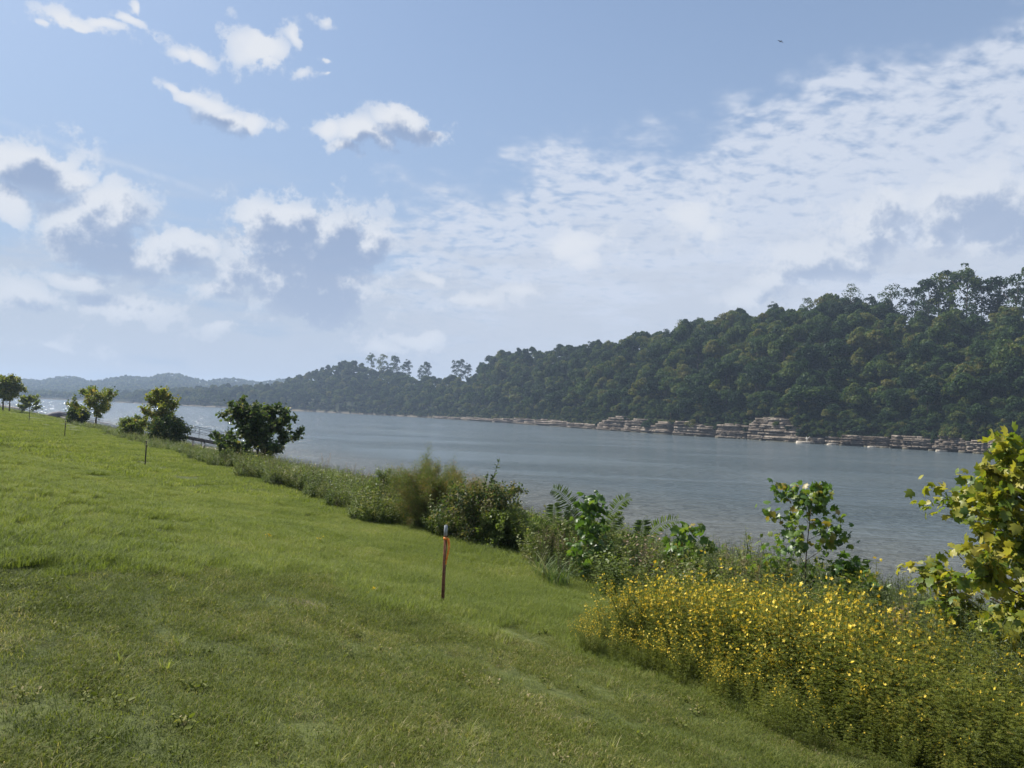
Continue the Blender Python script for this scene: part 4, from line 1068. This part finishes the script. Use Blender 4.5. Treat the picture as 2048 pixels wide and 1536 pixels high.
# ------------------------------------------------------------------ grass
M_lawn = leafmat('lawn_grass', [(0, (.060, .082, .018)), (.4, (.112, .140, .028)), (.70, (.172, .186, .046)), (.86, (.25, .22, .10)), (1, (.40, .33, .20))], .38, .3, .6, .12, patch=.45, tcol=(1.25, 1.28, .55))
M_long = leafmat('long_grass', [(0, (.088, .122, .028)), (.4, (.156, .196, .046)), (.75, (.215, .246, .070)), (.93, (.29, .28, .12)), (1, (.38, .34, .20))], .42, .25, .6, .12, patch=.4, tcol=(1.25, 1.28, .55))
TRK = [(hit(855, 1222), hit(1175, 1322)), (hit(1000, 1360), hit(1400, 1490)), (hit(700, 1262), hit(1010, 1350))]
def trackdist(x, y):
    d = np.full(np.shape(x), 9.0)
    for a, b in TRK:
        ab = (b - a)[:2]; L = ab @ ab; k = np.clip(((x - a[0]) * ab[0] + (y - a[1]) * ab[1]) / L, 0, 1)
        d = np.minimum(d, np.hypot(x - a[0] - k * ab[0], y - a[1] - k * ab[1] + .06 * np.sin(x * 5)))
    return d
def grass():
    rng = np.random.default_rng(99)
    A = [blades(rng, 900, .052, .0044, .36, 1.3, .42 + .12 * (_ - 2) / 2, 2).mesh('mown_grass', M_lawn) for _ in range(5)]
    Bm = [blades(rng, 800, .13, .0055, .36, 1.0, .45, 3).mesh('long_grass', M_long) for _ in range(5)]
    Cm = [blades(rng, 700, .15, .013, .8, .9, .45, 2).mesh('far_grass', M_long) for _ in range(4)]
    Wd = []
    for _ in range(3):
        Wd.append(herb(rng, .07, 5, 5, .05, OVAL, .06, .5, lean=1.2)[0].mesh('clover', M_lawn))
    for _ in range(2): Wd.append(blades(rng, 26, .16, .006, .03, .9, .75, 3).mesh('tuft', M_long))
    Pp, Ss, Ii = [], [], []
    def region(n, ymin, ymax, side=.72):
        # uniform over area in a wedge
        y = np.sqrt(rng.uniform(ymin ** 2, ymax ** 2, n)); x = rng.uniform(-side, side, n) * y
        return x, y
    def put(x, y, s, i):
        sp_ = spr(x, y); z = gz(x, y); ok = (z > .9) & ~((np.hypot(x - SPOT[0], (y - SPOT[1]) * .7) < .24)) & ~((trackdist(x, y) < .16) & (rng.random(len(x)) < .75))
        s = np.broadcast_to(s, x.shape) * np.where(trackdist(x, y) < .3, .72, 1)
        Pp.append(np.column_stack([x, y, z])[ok]); Ss.append(np.broadcast_to(s, x.shape)[ok]); Ii.append(np.broadcast_to(i, x.shape)[ok])
    x, y = region(2600, 2.2, 14); m = mown(x, y) > rng.random(len(x)); ok = (spr(x, y) < 8.5)
    put(x[m & ok], y[m & ok], rng.uniform(.8, 1.15, (m & ok).sum()), rng.integers(0, 5, (m & ok).sum()))
    x, y = region(6800, 6, 26); m = (mown(x, y) < rng.random(len(x))) & (spr(x, y) < 14)
    put(x[m], y[m], rng.uniform(.75, 1.2, m.sum()) * np.where(spr(x[m], y[m]) > 10, 1.5, 1), 5 + rng.integers(0, 5, m.sum()))
    x, y = region(5200, 24, 70); m = spr(x, y) < 20; put(x[m], y[m], rng.uniform(.8, 1.2, m.sum()), 10 + rng.integers(0, 4, m.sum()))
    x, y = region(5200, 68, 230); m = spr(x, y) < 20; put(x[m], y[m], rng.uniform(1.3, 1.9, m.sum()), 10 + rng.integers(0, 4, m.sum()))
    x, y = region(750, 2.4, 16); m = spr(x, y) < 10; put(x[m], y[m], rng.uniform(.6, 1.3, m.sum()), 14 + rng.choice(5, m.sum(), p=[.22, .22, .21, .175, .175]))
    P = np.concatenate(Pp); S = np.concatenate(Ss); I = np.concatenate(Ii); n = len(P)
    gn_scatter('grass', A + Bm + Cm + Wd, P, np.column_stack([np.zeros(n), np.zeros(n), rng.uniform(0, 6.28, n)]), S, I, 'mown green lawn with longer grass towards the bank')
grass()

# a few yellow flowers in the lawn
M_ydot = M_flower
rngf = np.random.default_rng(4)
for k, (px, py) in enumerate(((740, 1178), (643, 1078), (535, 1072))):
    Y = 13.5 if py > 1100 else 18; x, y, z = place(px, Y)
    for it in range(40):
        q = at(px, py, Y); 
        if q[2] < gz(q[0], Y) + .12: Y -= .25
        else: break
    q = at(px, py, Y); e = empty('yellow_wildflower', (q[0], Y, float(gz(q[0], Y)))); tag(e, ['tiny yellow flower in the lawn left of the near stake', 'tiny yellow flower higher up the lawn', 'tiny pair of yellow flowers at the left in the long grass'][k], 'flower')
    sp, fl = herb(rngf, .2, 2, 6, .03, NARROW, .03, .5, flowers=3)
    sp.obj('stem', M_long, e); 
    if fl.n: fl.obj('bloom', M_flower, e)

# ------------------------------------------------------------------ survey stakes
M_wood = plain('stake_wood', (.10, .045, .028), (.22, .10, .06), 14, .85, .15, 0, .004)
M_dkwood = plain('dark_post', (.03, .027, .024), (.06, .05, .04), 14, .8, .2)
M_grey = plain('grey_plastic_cap', (.20, .22, .24), (.30, .32, .35), 8, .5)
m_, t = newmat('orange_tape')
c = mixc(t, noise(t, wpos(t), 30, 2).smooth(.4, .6), (.85, .22, .03), (.9, .42, .08)); p = princ(t, c, .4, .4)
tr = t.nodes.new('ShaderNodeBsdfTranslucent'); t.links.new(c.s, tr.inputs[0]); mx = t.nodes.new('ShaderNodeMixShader'); mx.inputs[0].default_value = .4
t.links.new(p.outputs[0], mx.inputs[1]); t.links.new(tr.outputs[0], mx.inputs[2]); outp(t, mx.outputs[0]); M_tape = m_
M_ytape = plain('faded_tape', (.62, .60, .20), (.75, .72, .35), 12, .5)
def stake(px, Y, h, label, tape, big=False, lean=0.0):
    e = empty('survey_stake', place(px, Y, aim=0.0)); tag(e, label, 'stake', 'marker stakes set out along the bank')
    e.rotation_euler = (0, lean, .3)
    sp = Soup()
    w_ = .05 if big else .055
    # steel T post: a flange and a studded web
    hp = h * (.90 if big else 1)
    box(sp, (0, 0, (hp - .3) / 2), (w_, .008, hp + .3)); box(sp, (0, -.02, (hp - .3) / 2), (.009, .04, hp + .3))
    sp.obj('post', M_wood if big else M_dkwood, e)
    st2 = Soup()
    for z in np.arange(.12, hp - .05, .055): box(st2, (0, .009, z), (.016, .010, .022))
    o = st2.obj('studs', M_dkwood, e)
    if big:
        cp = Soup(); box(cp, (0, 0, hp + .075), (.048, .03, .155)); box(cp, (0, 0, hp + .155), (.036, .02, .012)); cp.obj('cap', M_grey, e)
    tp = Soup(); n = 9; k = np.linspace(0, 1, n); L = .40 if big else .22; z0 = hp - .04
    for (off, ww, LL) in ((.035, .035, L), (.047, .02, L * .8)):
        cx = off + .012 * np.sin(k * 5) ; cy = -.03 + .015 * np.sin(k * 7 + off * 50)
        A = np.column_stack([cx - ww / 2 * (1 - .3 * k), cy, z0 - LL * k]); B_ = np.column_stack([cx + ww / 2 * (1 - .3 * k), cy + .012 * np.cos(k * 6), z0 - LL * k])
        tp.add(np.concatenate([A, B_]), [[(i, n + i, n + i + 1, i + 1) for i in range(n - 1)]])
    tp.obj('ribbon', tape, e)
    kn = Soup(); box(kn, (0, -.012, z0), (.06, .06, .03)); kn.obj('knot', tape, e)
stake(885, 11.9, 1.16, 'rusty studded steel stake with grey cap and orange ribbon, nearest of the four', M_tape, True)
stake(290, 35.0, 1.22, 'dark stake on the lawn left of the dark tree, second nearest', M_ytape)
stake(129, 50.0, 1.25, 'dark stake with pale yellow ribbon, third nearest', M_ytape)
stake(58, 80.0, 1.25, 'farthest thin stake near the left edge', M_ytape)

# ------------------------------------------------------------------ gangways, dock, boats
M_steel = plain('dark_steel', (.05, .05, .055), (.09, .09, .095), 5, .5, .4, .3)
M_deck = plain('weathered_deck', (.14, .12, .10), (.24, .21, .18), 3, .85)
M_alu = plain('aluminium', (.5, .52, .54), (.6, .62, .64), 5, .35, .5, .6)
def walkway(name, A, B, width, label, rails=True, posts=True):
    A = np.array(A, float); B = np.array(B, float); L = np.linalg.norm(B - A); d = (B - A) / L; sd = unit(np.cross(d, [0, 0, 1.0]))
    e = empty(name, A); tag(e, label, 'gangway')
    nb = max(4, int(L / .6))
    dk = Soup()
    for i in range(nb):
        a = d * L * (i + .03) / nb; b = d * L * (i + .97) / nb
        v = [a - sd * width / 2, b - sd * width / 2, b + sd * width / 2, a + sd * width / 2]; v = v + [q - np.array([0, 0, .05]) for q in v]
        dk.add(v, [[(0, 3, 2, 1), (4, 5, 6, 7), (0, 1, 5, 4), (1, 2, 6, 5), (2, 3, 7, 6), (3, 0, 4, 7)]])
    dk.obj('deck', M_deck, e)
    fr = Soup()
    for s in (-1, 1): tube(fr, [sd * s * width / 2 - np.array([0, 0, .12]), d * L + sd * s * width / 2 - np.array([0, 0, .12])], .07, 6)
    fr.obj('beam', M_steel, e)
    for s in (-1, 1):
        r = Soup()
        for hgt in (.55, 1.0): tube(r, [sd * s * width / 2 + np.array([0, 0, hgt]), d * L + sd * s * width / 2 + np.array([0, 0, hgt])], .022, 5)
        m = max(3, int(L / 1.5))
        for i in range(m + 1): q = d * L * i / m + sd * s * width / 2; tube(r, [q, q + np.array([0, 0, 1.0])], .02, 5)
        r.obj('railing', M_steel, e)
    if posts:
        for i in range(1, max(2, int(L / 6))):
            q = d * L * i / max(2, int(L / 6)); r = Soup()
            for s in (-1, 1): tube(r, [q + sd * s * width / 2 - np.array([0, 0, .05]), q + sd * s * width / 2 - np.array([0, 0, A[2] + 2])], .06, 6)
            r.obj('support_post', M_steel, e)
walkway('gangway', at(338, 866, 70), at(452, 888, 77), 1.4, 'dark steel gangway with railings crossing behind the dark tree')
walkway('gangway', at(228, 861, 118), at(128, 833, 196), 1.6, 'long dark walkway following the shore past the spreading tree')
walkway('gangway', at(-20, 806, 260), at(48, 818, 240), 1.5, 'distant walkway leading left to the far docks')
def floating_dock(px, Y, L, W_, label):
    x = uof(px) * Y; e = empty('floating_dock', (x, Y, 0.0), .3); tag(e, label, 'dock')
    d = Soup(); box(d, (0, 0, .42), (L, W_, .10)); d.obj('deck', M_deck, e); f = Soup()
    for i in range(4): box(f, (-L / 2 + L * (i + .5) / 4, 0, .17), (L / 5, W_ * .8, .42))
    f.obj('float', M_steel, e)
    for s in (-1, 1):
        p = Soup(); tube(p, [(s * L * .45, W_ * .55, -2), (s * L * .45, W_ * .55, 1.8)], .09, 8); p.obj('mooring_post', M_steel, e)
floating_dock(98, 232, 11, 2.6, 'low floating dock beside the covered boat'); floating_dock(40, 246, 9, 2.4, 'low floating dock near the left edge'); floating_dock(470, 92, 8, 2.4, 'low floating dock behind the dark tree')
def boat(px, Y, cover, label, rz):
    x = uof(px) * Y; e = empty('pontoon_boat', (x, Y, 0.0), rz); tag(e, label, 'boat')
    for s in (-1, 1):
        p = Soup(); tube(p, [(-2.9, s * .95, .18), (2.4, s * .95, .18), (3.1, s * .95, .35)], [.3, .3, .06], 10); p.obj('pontoon', M_alu, e)
    d = Soup(); box(d, (0, 0, .55), (5.8, 2.4, .1)); d.obj('deck', M_deck, e)
    f = Soup()
    for s in (-1, 1): box(f, (0, s * 1.16, .95), (5.4, .05, .65))
    box(f, (-2.7, 0, .95), (.05, 2.3, .65)); box(f, (2.7, 0, .95), (.05, 2.3, .65)); f.obj('fence_panel', M_dkwood if cover else M_alu, e)
    m = Soup(); box(m, (-3.05, 0, .6), (.35, .4, .9)); box(m, (-3.1, 0, .05), (.18, .14, .9)); m.obj('outboard_motor', M_steel, e)
    if cover:
        c = Soup(); n = 7; k = np.linspace(-1, 1, n); xs = np.array([-2.9, -1.5, 0, 1.5, 2.9]); hh = np.array([1.5, 2.15, 2.35, 2.1, 1.3])
        V = np.array([[X_, kk * 1.3, H_ - .75 * abs(kk) ** 2.5 * (H_ - .6)] for X_, H_ in zip(xs, hh) for kk in k])
        c.add(V, [[(i * n + j, i * n + j + 1, (i + 1) * n + j + 1, (i + 1) * n + j) for i in range(4) for j in range(n - 1)] ]); c.obj('cover', plain('boat_cover', (.035, .035, .055), (.06, .055, .08), 2, .7), e, True)
boat(122, 196, True, 'moored pontoon boat under a dark peaked cover', .5); boat(55, 235, False, 'low moored pontoon boat near the left edge', .2)

# riprap stones on the shore by the walkway
def riprap():
    rng = np.random.default_rng(14); sp = Soup()
    for _ in range(420):
        t = rng.uniform(85, 175); s = rng.uniform(14.5, 22) - .045 * max(0, t - 95); x, y = xy_(s, t); r = rng.uniform(.15, .45)
        th = np.linspace(0, 6.283, 6, endpoint=False); q = rng.uniform(.7, 1.1, 6)
        lo = np.column_stack([np.cos(th) * r * q, np.sin(th) * r * q, np.full(6, -.1)]); hi = np.column_stack([np.cos(th) * r * q * .7, np.sin(th) * r * q * .7, np.full(6, r * .6)])
        sp.add(np.concatenate([lo, hi]) + np.array([x, y, float(gz(x, y))]), [[(i, (i + 1) % 6, 6 + (i + 1) % 6, 6 + i) for i in range(6)], [[6, 7, 8, 9, 10, 11]]], rng.random())
    m = plain('reddish_rubble', (.20, .12, .09), (.34, .27, .23), .8, .9)
    tag(sp.obj('shore_rubble', m), 'reddish rubble along the shore below the walkway', None, None, 'stuff')
riprap()

# ------------------------------------------------------------------ bird
def bird():
    P = at(1561, 83, 165); sp = Soup()
    tube(sp, [(0, -.30, 0), (0, -.2, .0), (0, 0, .02), (0, .2, .01), (0, .30, .03), (0, .36, .03)], [.015, .06, .09, .075, .045, .01], 8)
    for s in (-1, 1):
        v = [(s * .05, .14, .03), (s * .35, .20, .11), (s * .72, .08, .06), (s * .70, -.02, .06), (s * .34, -.04, .10), (s * .05, -.14, .03)]
        v2 = [(a, b, c - .02) for a, b, c in v]
        sp.add(v + v2, [[(0, 1, 4, 5), (6, 11, 10, 7)], [(1, 2, 3, 4), (7, 10, 9, 8)], [(i, (i + 1) % 6, 6 + (i + 1) % 6, 6 + i) for i in range(6)]])
    sp.add([(-.03, -.25, .01), (.03, -.25, .01), (.12, -.52, 0), (-.12, -.52, 0), (0, -.25, .03)], [[(0, 1, 2, 3)], [(0, 3, 4), (1, 4, 2), (3, 2, 4)]])
    o = sp.obj('soaring_bird', plain('dark_feather', (.03, .028, .026), (.05, .045, .04), 10), None, False, tuple(P)); o.rotation_euler = (0, .18, .25)
    tag(o, 'small dark bird soaring high over the ridge', 'bird')
bird()

# ------------------------------------------------------------------ haze
def haze():
    sp = Soup(); x0, x1, y0, y1, z0, z1 = -4800, 4800, -1700, 4800, -6.0, 150.0
    box(sp, ((x0 + x1) / 2, (y0 + y1) / 2, (z0 + z1) / 2), (x1 - x0, y1 - y0, z1 - z0))
    m, t = newmat('haze_air'); v = t.nodes.new('ShaderNodeVolumePrincipled')
    v.inputs['Color'].default_value = (.56, .70, .92, 1); v.inputs['Density'].default_value = 0.00018; v.inputs['Anisotropy'].default_value = 0.0
    o = t.nodes.new('ShaderNodeOutputMaterial'); t.links.new(v.outputs[0], o.inputs['Volume'])
    ob = sp.obj('haze', m); tag(ob, 'thin summer haze over the river valley', None, None, 'stuff')
haze()
